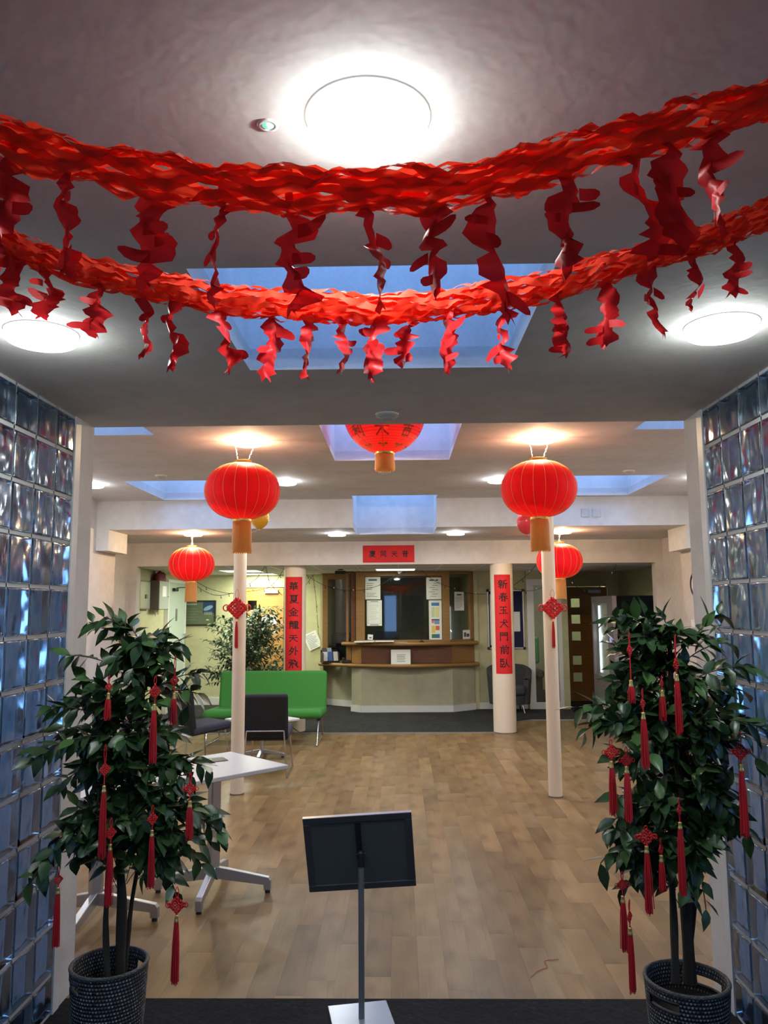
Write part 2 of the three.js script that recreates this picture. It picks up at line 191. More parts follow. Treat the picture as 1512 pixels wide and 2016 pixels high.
// reception recess
const ALC = 2.24;
struct('ceiling', slab(rect(-3.8, 3.95, -10.7, -15.9), [], ALC, 0.08), M.white, 'tiled ceiling of the reception recess', 'ceiling');
{ const g = []; for (let z = -11.3; z > -14; z -= 0.6) g.push(bx(-3.75, 3.9, ALC - 0.003, ALC + 0.01, z - 0.012, z + 0.012)); for (let x = -3.6; x < 3.9; x += 0.6) g.push(bx(x - 0.012, x + 0.012, ALC - 0.003, ALC + 0.01, -14, -10.76)); struct('trim', g, M.gloss, 'white grid of the suspended ceiling', 'trim'); }
struct('wall_left', metreUV(bx(-3.85, -3.75, 0, ALC, -13.9, -10.75)), M.yellow, 'pale yellow wall with electrical cabinets', 'wall');
struct('wall_back', [bx(-3.8, -2.69, 0, ALC, -13.9, -13.75), bx(-2.01, -1.28, 0, ALC, -13.9, -13.75), bx(-2.69, -2.01, 2.02, ALC, -13.9, -13.75)].map(metreUV), M.yellow, 'pale yellow wall behind the green sofa', 'wall');
struct('wall_back', [bx(1.2, 2.1, 0, ALC, -13.15, -13.03), bx(2.66, 2.76, 0, ALC, -14.1, -12.95), bx(2.1, 2.66, 2.1, ALC, -13.12, -12.97)].map(metreUV), M.yellow, 'pale yellow wall behind the charcoal armchair', 'wall');
struct('wall_back', [bx(2.7, 2.93, 0, ALC, -14.15, -14.0), bx(3.7, 3.95, 0, ALC, -14.15, -14.0), bx(2.93, 3.7, 2.0, ALC, -14.15, -14.0)].map(metreUV), M.yellow, 'pale yellow wall around the brown door', 'wall');
struct('wall_right', metreUV(bx(3.9, 4.0, 0, ALC, -15.9, -10.75)), M.yellow, 'pale yellow wall behind the vending machine', 'wall');
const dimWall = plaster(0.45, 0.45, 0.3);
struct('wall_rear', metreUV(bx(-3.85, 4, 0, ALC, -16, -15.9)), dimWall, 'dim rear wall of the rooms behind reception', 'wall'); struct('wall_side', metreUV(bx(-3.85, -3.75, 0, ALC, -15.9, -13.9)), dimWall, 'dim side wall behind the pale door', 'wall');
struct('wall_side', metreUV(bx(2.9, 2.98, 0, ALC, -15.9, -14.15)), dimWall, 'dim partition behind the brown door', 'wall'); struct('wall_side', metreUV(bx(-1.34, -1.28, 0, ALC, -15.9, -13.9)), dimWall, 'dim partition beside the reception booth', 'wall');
struct('baseboard_left', bx(-3.75, -2.72, 0.008, 0.13, -13.75, -13.73), M.gloss, 'white skirting behind the sofa', 'baseboard');
struct('baseboard_right', bx(1.24, 2.08, 0.008, 0.11, -13.03, -13.01), M.gloss, 'white skirting behind the armchair', 'baseboard');

// ------------------------------------------------------------------ ceiling lamps
function ceilingLight([x, y, z], kind, label, group) {
  const warm = kind === 'warm', t = thing('ceiling_light', label, 'ceiling light', [x, y, z], 0, group);
  part('trim_ring', lathe([[0.1085, 0], [0.1085, -0.0022], [0.1115, -0.0022], [0.113, 0]], 40), M.gloss, t);
  part('glass_disc', lathe([[0.0001, -0.034], [0.098, -0.033], [0.106, -0.028], [0.106, -0.016], [0.1, -0.012], [0.0001, -0.012]], 40), glow(LAMP[kind], warm ? 9 : 5), t);
  if (warm) { const l = new THREE.PointLight(LAMP.warm, POWER.warm); l.position.y = -0.03; l.shadow.radius = 0.5; l.castShadow = true; t.add(l); }
  else { const l = new THREE.RectAreaLight(LAMP[kind], POWER[kind], 0.18, 0.18); l.position.y = -0.037; l.rotation.x = -Math.PI / 2; t.add(l); const g = new THREE.PointLight(LAMP[kind], POWER.halo[kind]); g.position.y = -0.028; g.shadow.radius = 0.3; g.castShadow = true; t.add(g); }
  return t;
}
ceilingLight([-0.047, CEIL, -1.299], 'lobby', 'round white ceiling light above the red garlands beside the green indicator', 'lobby downlights');
ceilingLight([-1.118, CEIL, -2.361], 'lobby', 'round white ceiling light near the glass wall by the white tables', 'lobby downlights'); ceilingLight([1.015, CEIL, -2.374], 'lobby', 'round white ceiling light near the glass wall on the vending machine side', 'lobby downlights');
ceilingLight([-1.09, HALL, -5.575], 'warm', 'warm ceiling light above the lantern that hides a yellow balloon'); ceilingLight([1.033, HALL, -5.575], 'warm', 'warm ceiling light above the lantern that hides a red balloon');
const HALLG = 'cool hall downlights';
ceilingLight([-1.08, HALL, -7.42], 'hall', 'round cool ceiling light beyond the lantern with the yellow balloon', HALLG); ceilingLight([0.97, HALL, -7.42], 'hall', 'round cool ceiling light beyond the lantern with the red balloon', HALLG);
ceilingLight([-2.97, HALL, -7.47], 'hall', 'round cool ceiling light by the hall wall beside the tables', HALLG); ceilingLight([2.9, HALL, -7.4], 'hall', 'round cool ceiling light by the hall wall with the clock', HALLG);
ceilingLight([-2.95, HALL, -5.5], 'hall', 'round cool ceiling light in the hall corner nearest the white tables', HALLG); ceilingLight([2.9, HALL, -5.5], 'hall', 'round cool ceiling light in the hall corner nearest the vending machine ficus', HALLG);
ceilingLight([-2.43, SOFF, -9.2], 'warm', 'warm ceiling light above the small-looking lantern by the electrical cabinets'); ceilingLight([1.95, SOFF, -9.3], 'warm', 'warm ceiling light above the lantern half behind the slim column');
ceilingLight([-0.735, SOFF, -9.36], 'hall', 'round cool soffit light beside the bulkhead skylight, wood door side', HALLG); ceilingLight([0.69, SOFF, -9.36], 'hall', 'round cool soffit light beside the bulkhead skylight, noticeboard side', HALLG);
function panelLight(x0, x1, z0, z1, label, power = POWER.tube) {
  const t = thing('panel_light', label, 'ceiling light', [(x0 + x1) / 2, ALC, (z0 + z1) / 2], 0, 'recessed panel lights'), w = x1 - x0, d = z1 - z0;
  part('frame', [bx(-w / 2 - 0.02, w / 2 + 0.02, -0.012, -0.001, -d / 2 - 0.02, -d / 2), bx(-w / 2 - 0.02, w / 2 + 0.02, -0.012, -0.001, d / 2, d / 2 + 0.02), bx(-w / 2 - 0.02, -w / 2, -0.012, -0.001, -d / 2, d / 2), bx(w / 2, w / 2 + 0.02, -0.012, -0.001, -d / 2, d / 2)], M.gloss, t);
  part('diffuser', bx(-w / 2, w / 2, -0.01, -0.002, -d / 2, d / 2), glow(LAMP.tube, 2.2), t);
  const l = new THREE.RectAreaLight(LAMP.tube, power, w, d); l.position.y = -0.014; l.rotation.x = -Math.PI / 2; t.add(l);
}
panelLight(-0.34, 0.25, -12.35, -11.75, 'recessed fluorescent panel in front of the reception window'); panelLight(-2.72, -2.15, -12.5, -11.8, 'recessed fluorescent panel before the sofa wall', POWER.tube * 5); panelLight(-2.66, -2.1, -13.6, -13.0, 'recessed fluorescent panel right above the pale door', POWER.tube * 5);
panelLight(3.15, 3.7, -15.2, -14.65, 'recessed panel light in the room behind the brown door', POWER.tube * 2); panelLight(1.75, 2.35, -14.6, -14.0, 'recessed panel light in the room behind the glazed screen', POWER.tube * 1.5);
{ const t = thing('indicator_light', 'small green emergency indicator set in the lobby ceiling', 'indicator', [-0.228, CEIL, -1.315]); part('bezel', lathe([[0.011, -0.0005], [0.012, -0.0025], [0.018, -0.002], [0.02, 0]], 24), M.gloss, t); part('lens', lathe([[0.0001, -0.004], [0.008, -0.0035], [0.0115, -0.0005]], 20), glow(new THREE.Color(0.05, 0.75, 0.55), 1.0), t); }
function detector(p, label) { const t = thing('smoke_detector', label, 'smoke detector', [p.x, p.y, p.z]); part('base', lathe([[0.0001, -0.012], [0.05, -0.012], [0.054, 0]], 24), M.gloss, t); part('cap', lathe([[0.0001, -0.03], [0.022, -0.028], [0.03, -0.022], [0.029, -0.018], [0.036, -0.016], [0.042, -0.012]], 24), lin(0.45, 0.45, 0.45), t); }
detector(PY(762, 815, CEIL), 'smoke detector at the edge of the lobby ceiling'); detector(PY(757, 929, HALL), 'smoke detector just beyond the printed paper lantern'); detector(PY(317, 936, HALL), 'smoke detector before the skylight by the yellow balloon'); detector(PY(1238, 927, HALL), 'smoke detector before the skylight by the wall plates');

// ------------------------------------------------------------------ columns, banners
function column(x, z, r, h, label, mat) { const t = thing('column', label, 'column', [x, 0, z], 0, null, 'structure'); part('shaft', cyl(r, r, h, 0, h / 2, 0, 40), mat, t); part('foot_seal', cyl(r + 0.004, r + 0.006, 0.008, 0, 0.006, 0, 32), std('#6b5a48'), t); return t; }
const CL = [-1.477, -7.29], CR = [1.365, -7.16], BL = [-1.433, -10.86], BR = [1.402, -10.72];
column(...CL, 0.06, HALL, 'slim cream column with a red knot beside the flip-top tables', M.colPaint); column(...CR, 0.06, HALL, 'slim cream column with a red knot on the armchair side', M.colPaint);
column(...BL, 0.15, 2.235, 'thick cream column behind the green sofa', M.colPaint); column(...BR, 0.152, 2.235, 'thick cream column in front of the charcoal armchair', M.colPaint);
const GLYPH = {
  天: '20 25,80 25|12 48,88 48|50 25,46 55,14 92|50 50,64 74,90 92', 同: '18 14,18 92|18 14,82 14,82 88,74 84|34 32,66 32|36 48,36 72|36 48,64 48,64 72|36 70,64 70',
  普: '34 6,40 16|66 6,60 16|16 22,84 22|40 22,40 46|60 22,60 46|26 30,32 42|76 28,68 42|8 48,92 48|28 58,28 94|28 58,72 58,72 94|28 75,72 75|28 92,72 92',
  慶: '50 4,54 12|16 14,86 14|20 14,18 60,8 92|34 24,78 24|44 16,42 34|66 16,66 34|32 34,82 34|32 34,32 44|80 34,80 44|34 44,80 44|36 52,32 60|48 50,52 60,70 60|62 48,64 54|78 50,84 58|40 64,28 80|38 68,72 68,56 82,24 94|40 74,60 84,90 94',
  華: '12 14,88 14|34 5,34 23|66 5,66 23|20 32,80 32|10 50,90 50|30 26,30 62|70 26,70 62|20 62,80 62|12 76,88 76|50 22,50 96', 夏: '12 8,88 8|48 8,42 18|26 18,26 60|26 18,74 18,74 60|26 32,74 32|26 46,74 46|26 60,74 60|40 60,14 82|38 68,72 68,52 84,14 96|36 72,58 84,92 96',
  金: '50 4,34 26,8 44|50 4,68 26,92 42|32 42,68 42|20 58,80 58|50 42,50 90|30 66,36 80|70 66,64 80|10 92,90 92', 龍: '26 4,30 12|10 15,48 15|20 20,22 28|38 20,34 28|6 32,52 32|14 40,14 94|14 40,46 40,46 90,40 88|14 54,46 54|14 68,46 68|60 8,60 22,92 22|60 14,86 12|60 34,88 34,88 46,60 46|60 46,60 84,66 92,92 92,92 80|66 56,84 56|66 68,84 68|66 78,84 78',
  外: '34 6,28 30,8 56|30 26,52 26,40 62,10 94|18 46,36 60|68 4,68 96|68 40,90 58', 飛: '14 8,66 8,68 24,84 36,92 30|72 14,60 22|66 22,78 30|44 12,32 26,10 32|34 26,34 60|10 42,56 42|30 42,24 74,8 94|46 32,46 94|56 46,86 46,84 76,92 88,96 80|84 52,68 60|72 62,84 70',
  新: '26 4,30 12|6 16,50 16|16 22,20 34|40 20,36 34|4 38,52 38|8 54,50 54|28 38,28 94,22 90|26 58,8 80|32 60,46 72|88 6,62 16|62 16,60 60,50 94|62 42,96 42|80 42,80 96', 春: '22 12,78 12|26 26,74 26|10 42,90 42|50 4,42 40,8 70|54 42,70 58,94 68|34 56,34 94|34 56,66 56,66 94|34 74,66 74|34 92,66 92',
  玉: '18 16,82 16|24 48,76 48|8 86,92 86|50 16,50 86|64 60,74 72', 犬: '12 38,88 38|50 8,46 54,12 94|52 40,66 70,92 92|66 12,76 24', 門: '14 8,14 96|14 8,42 8,42 42|14 24,42 24|14 40,42 40|58 8,58 42|58 8,86 8,86 92,78 88|58 24,86 24|58 40,86 40',
  前: '32 4,40 16|68 4,60 16|6 24,94 24|16 36,16 94|16 36,46 36,46 92,40 88|16 54,46 54|16 70,46 70|64 38,64 76|84 32,84 94,74 90', 臥: '10 8,10 92|10 8,46 8|10 92,48 92|12 32,42 32,42 66,12 66|28 8,28 32|28 66,28 92|70 8,66 50,50 94|68 40,78 70,96 92',
  利: '46 6,12 18|6 34,56 34|30 14,30 94|28 38,6 70|34 42,54 60|66 16,66 66|86 6,86 92,76 88', 大: '10 36,90 36|50 6,46 50,10 94|52 40,66 70,92 94', 吉: '14 22,86 22|50 4,50 42|24 42,76 42|24 56,24 94|24 56,76 56,76 94|24 92,76 92',
};
function brush(c, ch, x, y, s, color, wide = 0.105) { c.strokeStyle = color; c.lineCap = c.lineJoin = 'round'; for (const st of GLYPH[ch].split('|')) { const p = st.split(',').map((q) => q.split(' ').map((v) => +v / 100 * s)); for (let i = 0; i + 1 < p.length; i++) { const n = 6; for (let k = 0; k < n; k++) { const f = (t) => [x + p[i][0] + (p[i + 1][0] - p[i][0]) * t, y + p[i][1] + (p[i + 1][1] - p[i][1]) * t]; c.lineWidth = s * wide * (1.15 - 0.5 * Math.sin(Math.PI * (k + 0.5) / n) * 0.7); c.beginPath(); c.moveTo(...f(k / n)); c.lineTo(...f((k + 1) / n)); c.stroke(); } } } }
const coupletTex = (text) => canvas(220, 1344, (c, w, h) => { c.fillStyle = '#d81a20'; c.fillRect(0, 0, w, h); [...text].forEach((ch, i) => brush(c, ch, 52 + (i % 2) * 4, 70 + i * 178, 122, '#1c0a0a')); });
function couplet([x, z], r, px0, px1, y0, y1, text, label) {
  const a = Math.asin(Math.min(0.9, (px1 - px0) / 2 / r)), mid = Math.asin(((px0 + px1) / 2 - x) / r), m = new THREE.MeshStandardMaterial({ map: coupletTex(text), roughness: 0.7, side: THREE.DoubleSide });
  const o = single('couplet_banner', new THREE.CylinderGeometry(r + 0.002, r + 0.002, y1 - y0, 16, 1, true, mid - a, 2 * a).translate(0, (y0 + y1) / 2, 0), m, label, 'banner'); o.position.set(x, 0, z);
}
couplet(BL, 0.15, -1.55, -1.325, 0.768, 2.082, '華夏金龍天外飛', 'red vertical banner with black characters on the column behind the sofa'); couplet(BR, 0.152, 1.288, 1.5, 0.773, 2.087, '新春玉犬門前臥', 'red vertical banner with black characters on the column by the armchair');
{ const m = new THREE.MeshStandardMaterial({ map: canvas(700, 233, (c, w, h) => { c.fillStyle = '#c8181c'; c.fillRect(0, 0, w, h); ['慶', '同', '天', '普'].forEach((ch, i) => brush(c, ch, 84 + i * 148, 66, 96, '#1a0708')); }), roughness: 0.7 }); const o = single('banner', new THREE.BoxGeometry(0.7, 0.233, 0.003), m, 'small horizontal red banner with four characters on the beam', 'banner'); o.position.set(-0.132, 2.378, -10.598); }

// ------------------------------------------------------------------ lanterns
function lanternBody(rx, ry, gores, hole) {
  return sheet(gores * 4, 28, (u, v) => { const a = u * 2 * Math.PI, ph = hole + v * (Math.PI - 2 * hole), b = 1 - 0.012 * Math.abs(Math.sin(a * gores / 2 + Math.PI / 2)) * 1.0, r = rx * Math.pow(Math.sin(ph), 0.85) * b; return V(Math.sin(a) * r, ry * Math.cos(ph), Math.cos(a) * r); });
}
const bodyGeo = lanternBody(0.27, 0.205, 20, 0.2), ribGeo = tube(Array.from({ length: 13 }, (_, k) => { const ph = 0.2 + k / 12 * (Math.PI - 0.4); return V(0, 0.205 * Math.cos(ph), 0.2715 * Math.pow(Math.sin(ph), 0.85)); }), 0.0016, 22, 5);
const capGeo = lathe([[0.058, 0], [0.066, 0.002], [0.066, 0.026], [0.058, 0.028], [0.058, 0]], 32);
const fringeGeo = (r, h) => sheet(96, 6, (u, v) => { const a = u * 2 * Math.PI, k = 1 + (u * 96 % 2 ? 0.05 : -0.05), w = r * k * (1 + 0.08 * v); return V(Math.sin(a) * w, -v * h + (v > 0.9 ? (Math.sin(u * 157) * 0.006) : 0), Math.cos(a) * w); });
function silkLantern(x, y, z, ceil, wires, label) {
  const t = thing('silk_lantern', label, 'lantern', [x, y, z]);
  shared('body', bodyGeo, M.lanternRed, t);
  for (let k = 0; k < 20; k++) { const o = shared('rib', ribGeo, M.goldLine, t); o.rotation.y = k * Math.PI / 10; }
  shared('top_cap', capGeo, M.gold, t).position.y = 0.196; shared('bottom_cap', capGeo, M.gold, t).position.y = -0.224;
  part('fringe', fringeGeo(0.063, 0.225).translate(0, -0.22, 0), M.fringe, t);
  const up = ceil - y - 0.012;
  for (const [a, b] of wires) { const q = []; for (let k = 0; k <= 14; k++) { const s = k / 14; q.push(V(a + (b - a) * s + 0.004 * Math.sin(k * 2.4), 0.21 + (up - 0.21) * s, 0.004 * Math.cos(k * 2.4))); } part('hanging_wire', [tube(q, 0.0022, 40, 5), ...[0.25, 0.5, 0.8].map((s) => new THREE.SphereGeometry(0.006, 8, 6).scale(0.7, 1.4, 0.7).translate(a + (b - a) * s, 0.21 + (up - 0.21) * s, 0))], M.gloss, t); }
  return t;
}
silkLantern(-1.122, 2.505, -5.575, HALL, [[-0.035, -0.06], [0.035, 0.09]], 'round red silk lantern with a yellow balloon behind it'); silkLantern(1.012, 2.5, -5.575, HALL, [[-0.035, -0.06], [0.035, 0.09]], 'round red silk lantern with a red balloon behind it');
silkLantern(-2.468, 2.187, -9.3, SOFF, [[-0.01, 0.01], [0.012, -0.012]], 'round red silk lantern hanging in front of the electrical cabinets and picture'); silkLantern(1.905, 2.19, -9.3, SOFF, [[-0.01, 0.03], [0.012, 0.0]], 'round red silk lantern half hidden by the slim column');
{ // printed paper lantern hanging under the skylight, a bulb inside
  const R = 0.3, yc = 3.075, z = -5.6, x = -0.092, t = thing('paper_lantern', 'red printed paper lantern glowing under the skylight', 'lantern', [x, yc, z]);
  const tex = canvas(1024, 512, (c, w, h) => { c.fillStyle = '#f02a1c'; c.fillRect(0, 0, w, h); c.strokeStyle = 'rgba(110,10,5,0.55)'; c.lineWidth = 1.6; for (let i = 1; i < 34; i++) { c.beginPath(); c.moveTo(0, i * h / 34); c.lineTo(w, i * h / 34); c.stroke(); } c.lineWidth = 3; for (let i = 0; i < 8; i++) { c.beginPath(); c.moveTo((i + 0.5) * 128, 60); c.lineTo((i + 0.5) * 128, 452); c.stroke(); } [...'大吉大利大吉大利'].forEach((ch, i) => { brush(c, ch, i * 128 + 28, 332, 72, i % 2 ? '#6b3a0c' : '#7d1a10', 0.12); brush(c, ch, i * 128 + 32, 160, 62, i % 2 ? '#8a5a10' : '#a3231a', 0.11); }); c.fillStyle = '#7a4a10'; for (let i = 0; i < 8; i++) { for (const [dx, dy, r] of [[-22, 0, 15], [22, 0, 15], [0, 6, 9], [-12, 14, 6], [12, 14, 6], [0, 20, 8]]) { c.beginPath(); c.ellipse((i + 0.5) * 128 + dx, 452 + dy, r, r * 0.55, 0, 0, 7); c.fill(); } } });
  const ridged = sheet(64, 102, (u, v) => { const a = u * 2 * Math.PI, ph = 0.24 + v * (Math.PI - 0.48), r = R * Math.sin(ph) * (1 + 0.006 * Math.cos(v * 34 * 2 * Math.PI)); return V(Math.sin(a) * r, R * Math.cos(ph), Math.cos(a) * r); });
  { const u = ridged.attributes.uv; for (let i = 0; i < u.count; i++) u.setY(i, 1 - u.getY(i)); }
  part('paper_shell', ridged, phy(1, 1, 1, { map: tex, roughness: 0.85, transmission: 0.5, thickness: 0 }), t).rotation.y = -0.45;
  part('bottom_cap', lathe([[0.06, 0], [0.072, 0.002], [0.072, 0.028], [0.06, 0.03], [0.06, 0]], 32).translate(0, -R - 0.01, 0), M.gold, t);
  part('fringe', fringeGeo(0.066, 0.115).translate(0, -R - 0.008, 0), M.fringe, t);
  part('hanging_wire', bar(V(0, R * 0.95, 0), V(0, TOP + 0.02 - yc, 0), 0.002), M.black, t);
  part('bulb', new THREE.SphereGeometry(0.03, 16, 12).scale(1, 1.5, 1).translate(0, -0.08, 0), glow(new THREE.Color(1, 0.68, 0.3), 6), t);
  part('bulb_holder', cyl(0.016, 0.018, 0.06, 0, -0.01, 0, 12), M.gloss, t);
  part('bulb_flex', bar(V(0, 0.02, 0), V(0, R * 0.95, 0), 0.002), M.gloss, t);
  const l = new THREE.PointLight(new THREE.Color(1, 0.68, 0.3), 0.26); l.position.y = -0.08; l.castShadow = true; t.add(l);
}
function balloon(x, y, z, r, col, label, tie) { const t = thing('balloon', label, 'balloon', [x, y, z]); part('skin', lathe(Array.from({ length: 17 }, (_, k) => { const a = k / 16 * Math.PI; return [Math.max(0.0001, r * Math.sin(a)), -r * (1.12 + 0.1 * (k < 8 ? 1 - k / 8 : 0)) * Math.cos(a)]; }), 28), col, t); part('knot', cyl(0.004, 0.009, 0.014, 0, -r * 1.22 - 0.005, 0, 8), col, t); part('string', tube([V(0, -r * 1.22, 0), V((tie - x) * 0.5, -r * 1.22 - 0.03, 0.02), V(tie - x, -r * 1.22 - 0.02, 0)], 0.0015, 10, 4), M.gloss, t); }
{ const a = P(511, 1019, -7.2), b = P(1036, 1029, -7.1); balloon(a.x, a.y, a.z, 0.088, phy(0.75, 0.42, 0.03, { roughness: 0.25, transmission: 0.15, thickness: 0 }), 'yellow balloon tied to the slim column behind a lantern', CL[0] + 0.06); balloon(b.x, b.y, b.z, 0.088, phy(0.75, 0.06, 0.09, { roughness: 0.25, transmission: 0.15, thickness: 0 }), 'red balloon tied to the slim column behind a lantern', CR[0] - 0.06); }

// ------------------------------------------------------------------ knots with tassels
function knot(t, s, loops) { // endless-knot lozenge woven from one cord, s = half width
  const g = [], r = s * 0.11, n = 5;
  for (let i = 0; i < n; i++) { const k = (i / (n - 1) - 0.5) * 1.5 * s, e = s * 0.98; for (const d of [1, -1]) { const q = []; for (let j = 0; j <= 8; j++) { const f = (j / 8 - 0.5) * 2 * e, a = (f + k * d) * 0.707, b = (f * d - k) * 0.707; q.push(V(a, b, (j + i) % 2 ? r * 0.8 * d : -r * 0.8 * d)); } g.push(tube(q, r, 16, 5)); } }
  for (let i = 0; i < 4; i++) { const k = (i / 3 - 0.5) * 1.15 * s; for (const [sx, sy] of [[1, 1], [-1, 1], [1, -1], [-1, -1]]) { const c = V((0.78 * s + 0 * k) * 0.707 * sx + k * 0.707 * sx * 0.9, (0.78 * s) * 0.707 * sy - k * 0.707 * sy * 0.9, 0); g.push(new THREE.TorusGeometry(s * 0.15, r * 0.7, 5, 10).translate(c.x, c.y, 0)); } }
  if (loops) for (const sx of [1, -1]) { g.push(new THREE.TorusGeometry(s * 0.36, r * 0.75, 5, 18).translate(sx * s * 1.32, s * 0.02, 0)); if (loops > 1) g.push(new THREE.TorusGeometry(s * 0.26, r * 0.75, 5, 16).translate(sx * s * 1.15, s * 0.12, r)); }
  part('knot', g, M.cord, t);
}
function tasselThing(top, knotY, bandY, endY, s, opt = {}) { // top: hanging point; heights are world heights
  const t = thing('knot_tassel', opt.label, 'tassel', [top.x, knotY, top.z], opt.turn ?? 0, opt.group);
  knot(t, s, opt.loops ?? 1);
  const up = Math.max(0.01, top.y - knotY - s); part('hanging_loop', tube([V(-0.001, s, 0), V(-s * 0.25, s + up * 0.55, 0), V(0, s + up, 0.002), V(s * 0.25, s + up * 0.55, 0), V(0.001, s, 0)], 0.0016, 24, 5), M.cord, t);
  const b = bandY - knotY, e = endY - knotY, w = opt.w ?? 0.014;
  part('cord', bar(V(0, -s * 0.9, 0), V(0, b, 0), 0.0022, 6), M.cord, t);
  part('gold_band', lathe([[0.0045, 0.012], [0.0068, 0.01], [0.006, 0.006], [0.0068, 0.002], [0.006, -0.002], [0.0085, -0.006], [0.008, -0.012]], 14).translate(0, b, 0), M.gold, t);
  const g = [], n = 34; for (let k = 0; k < n; k++) { const a = k * 2.4, rr0 = 0.0065 * Math.sqrt((k + 0.5) / n), r1 = w * Math.sqrt((k + 0.5) / n) * rr(0.75, 1.15); g.push(tube([V(Math.cos(a) * rr0, b - 0.008, Math.sin(a) * rr0), V(Math.cos(a) * r1 * 0.85, b + (e - b) * 0.35, Math.sin(a) * r1 * 0.85), V(Math.cos(a) * r1 + rr(-0.002, 0.002), e + rr(0, 0.022), Math.sin(a) * r1)], 0.0016, 5, 4)); }
  part('tassel', g, M.silk, t);
  return t;
}
function hang(px, y0, y1, y2, y3, z, s, opt) { return tasselThing(P(px, y0, z), P(px, y1, z).y, P(px, y2, z).y, P(opt.px1 ?? px, y3, z).y, s, opt); }
for (const [c, px, who] of [[CL, 467, 'on the slim column beside the flip-top tables'], [CR, 1087, 'on the slim column on the armchair side']]) { const z = c[1] + 0.085; hang(px, 1160, 1197, 1221, 1277, z, 0.075, { loops: 1, w: 0.016, label: 'large red knot with tassel hung ' + who }); }

// ------------------------------------------------------------------ ficus trees
function leafGeo(L, W, fold, curl) {
  const rows = [[0, 0], [0.12, 0.45], [0.32, 0.95], [0.55, 0.9], [0.78, 0.45], [1, 0]], pos = [], idx = [], uv = [];
  rows.forEach(([t, w]) => { const x = w * W / 2, y = t * L, z = -curl * t * t * L; for (const s of [-1, 0, 1]) { pos.push(s * x, y, z + (s ? fold * x : 0)); uv.push(0.5 + s * w / 2, t); } });
  for (let i = 0; i + 1 < rows.length; i++) for (let k = 0; k < 2; k++) { const a = i * 3 + k, b = a + 1, c = a + 3, d = c + 1; if (i) idx.push(a, b, d); if (i < rows.length - 2) idx.push(a, d, c); else idx.push(a, b, c + (k ? 0 : 1)); if (!i) idx.push(a, d, c); }
  const g = new THREE.BufferGeometry(); g.setAttribute('position', new THREE.Float32BufferAttribute(pos, 3)); g.setAttribute('uv', new THREE.Float32BufferAttribute(uv, 2)); g.setIndex(idx); g.computeVertexNormals(); return g;
}
const LEAVES = [leafGeo(0.092, 0.046, 0.25, 0.18), leafGeo(0.084, 0.042, 0.35, 0.3), leafGeo(0.1, 0.044, 0.2, 0.05)];
function leafPose(at, dir, nrm, s) { const y = dir.clone().normalize(), x = y.clone().cross(nrm).normalize(), z = x.clone().cross(y); return new THREE.Matrix4().makeBasis(x, y, z).scale(V(s, s, s)).setPosition(at); }
function twig(t, a, b, n, leaves, sag, r = 0.0022, mat = M.twig, size = 1) {
  const m = a.clone().lerp(b, 0.55).add(V(rr(-0.02, 0.02), sag, rr(-0.02, 0.02))), c = new THREE.QuadraticBezierCurve3(a, m, b);
  part('branch', new THREE.TubeGeometry(c, 8, r, 5), mat, t);
  for (let k = 0; k < n; k++) {
    const f = n < 2 ? 1 : 0.28 + 0.72 * k / (n - 1), p = c.getPoint(f), d = c.getTangent(f), side = d.clone().cross(V(0, 1, 0)).normalize().applyAxisAngle(d, k * 2.4 + rr(-0.5, 0.5)), dir = d.multiplyScalar(rr(0.35, 0.9)).add(side.multiplyScalar(rr(0.5, 1))).add(V(0, rr(-0.75, 0.1), 0));
    const nrm = V(rr(-0.6, 0.6), 1, rr(-0.2, 0.9)).normalize();
    leaves.push([leafPose(p, dir, nrm, size * rr(0.72, 1.12)), Math.floor(rnd() * 3), rnd() < 0.16 ? 2 : Math.floor(rnd() * 2)]);
  }
}
function putLeaves(t, leaves, geos, mats, most) {
  leaves.sort((p, q) => q[0].elements[14] - p[0].elements[14]);
  const rest = mats.map(() => []);
  leaves.forEach(([m, g, c], i) => { if (i < most) { const o = shared('leaf', geos[g], mats[c], t); m.decompose(o.position, o.quaternion, o.scale); } else rest[c].push(geos[g].clone().applyMatrix4(m)); });
  rest.forEach((r, c) => { if (r.length) part('foliage', r, mats[c], t).userData.kind = 'stuff'; });
}
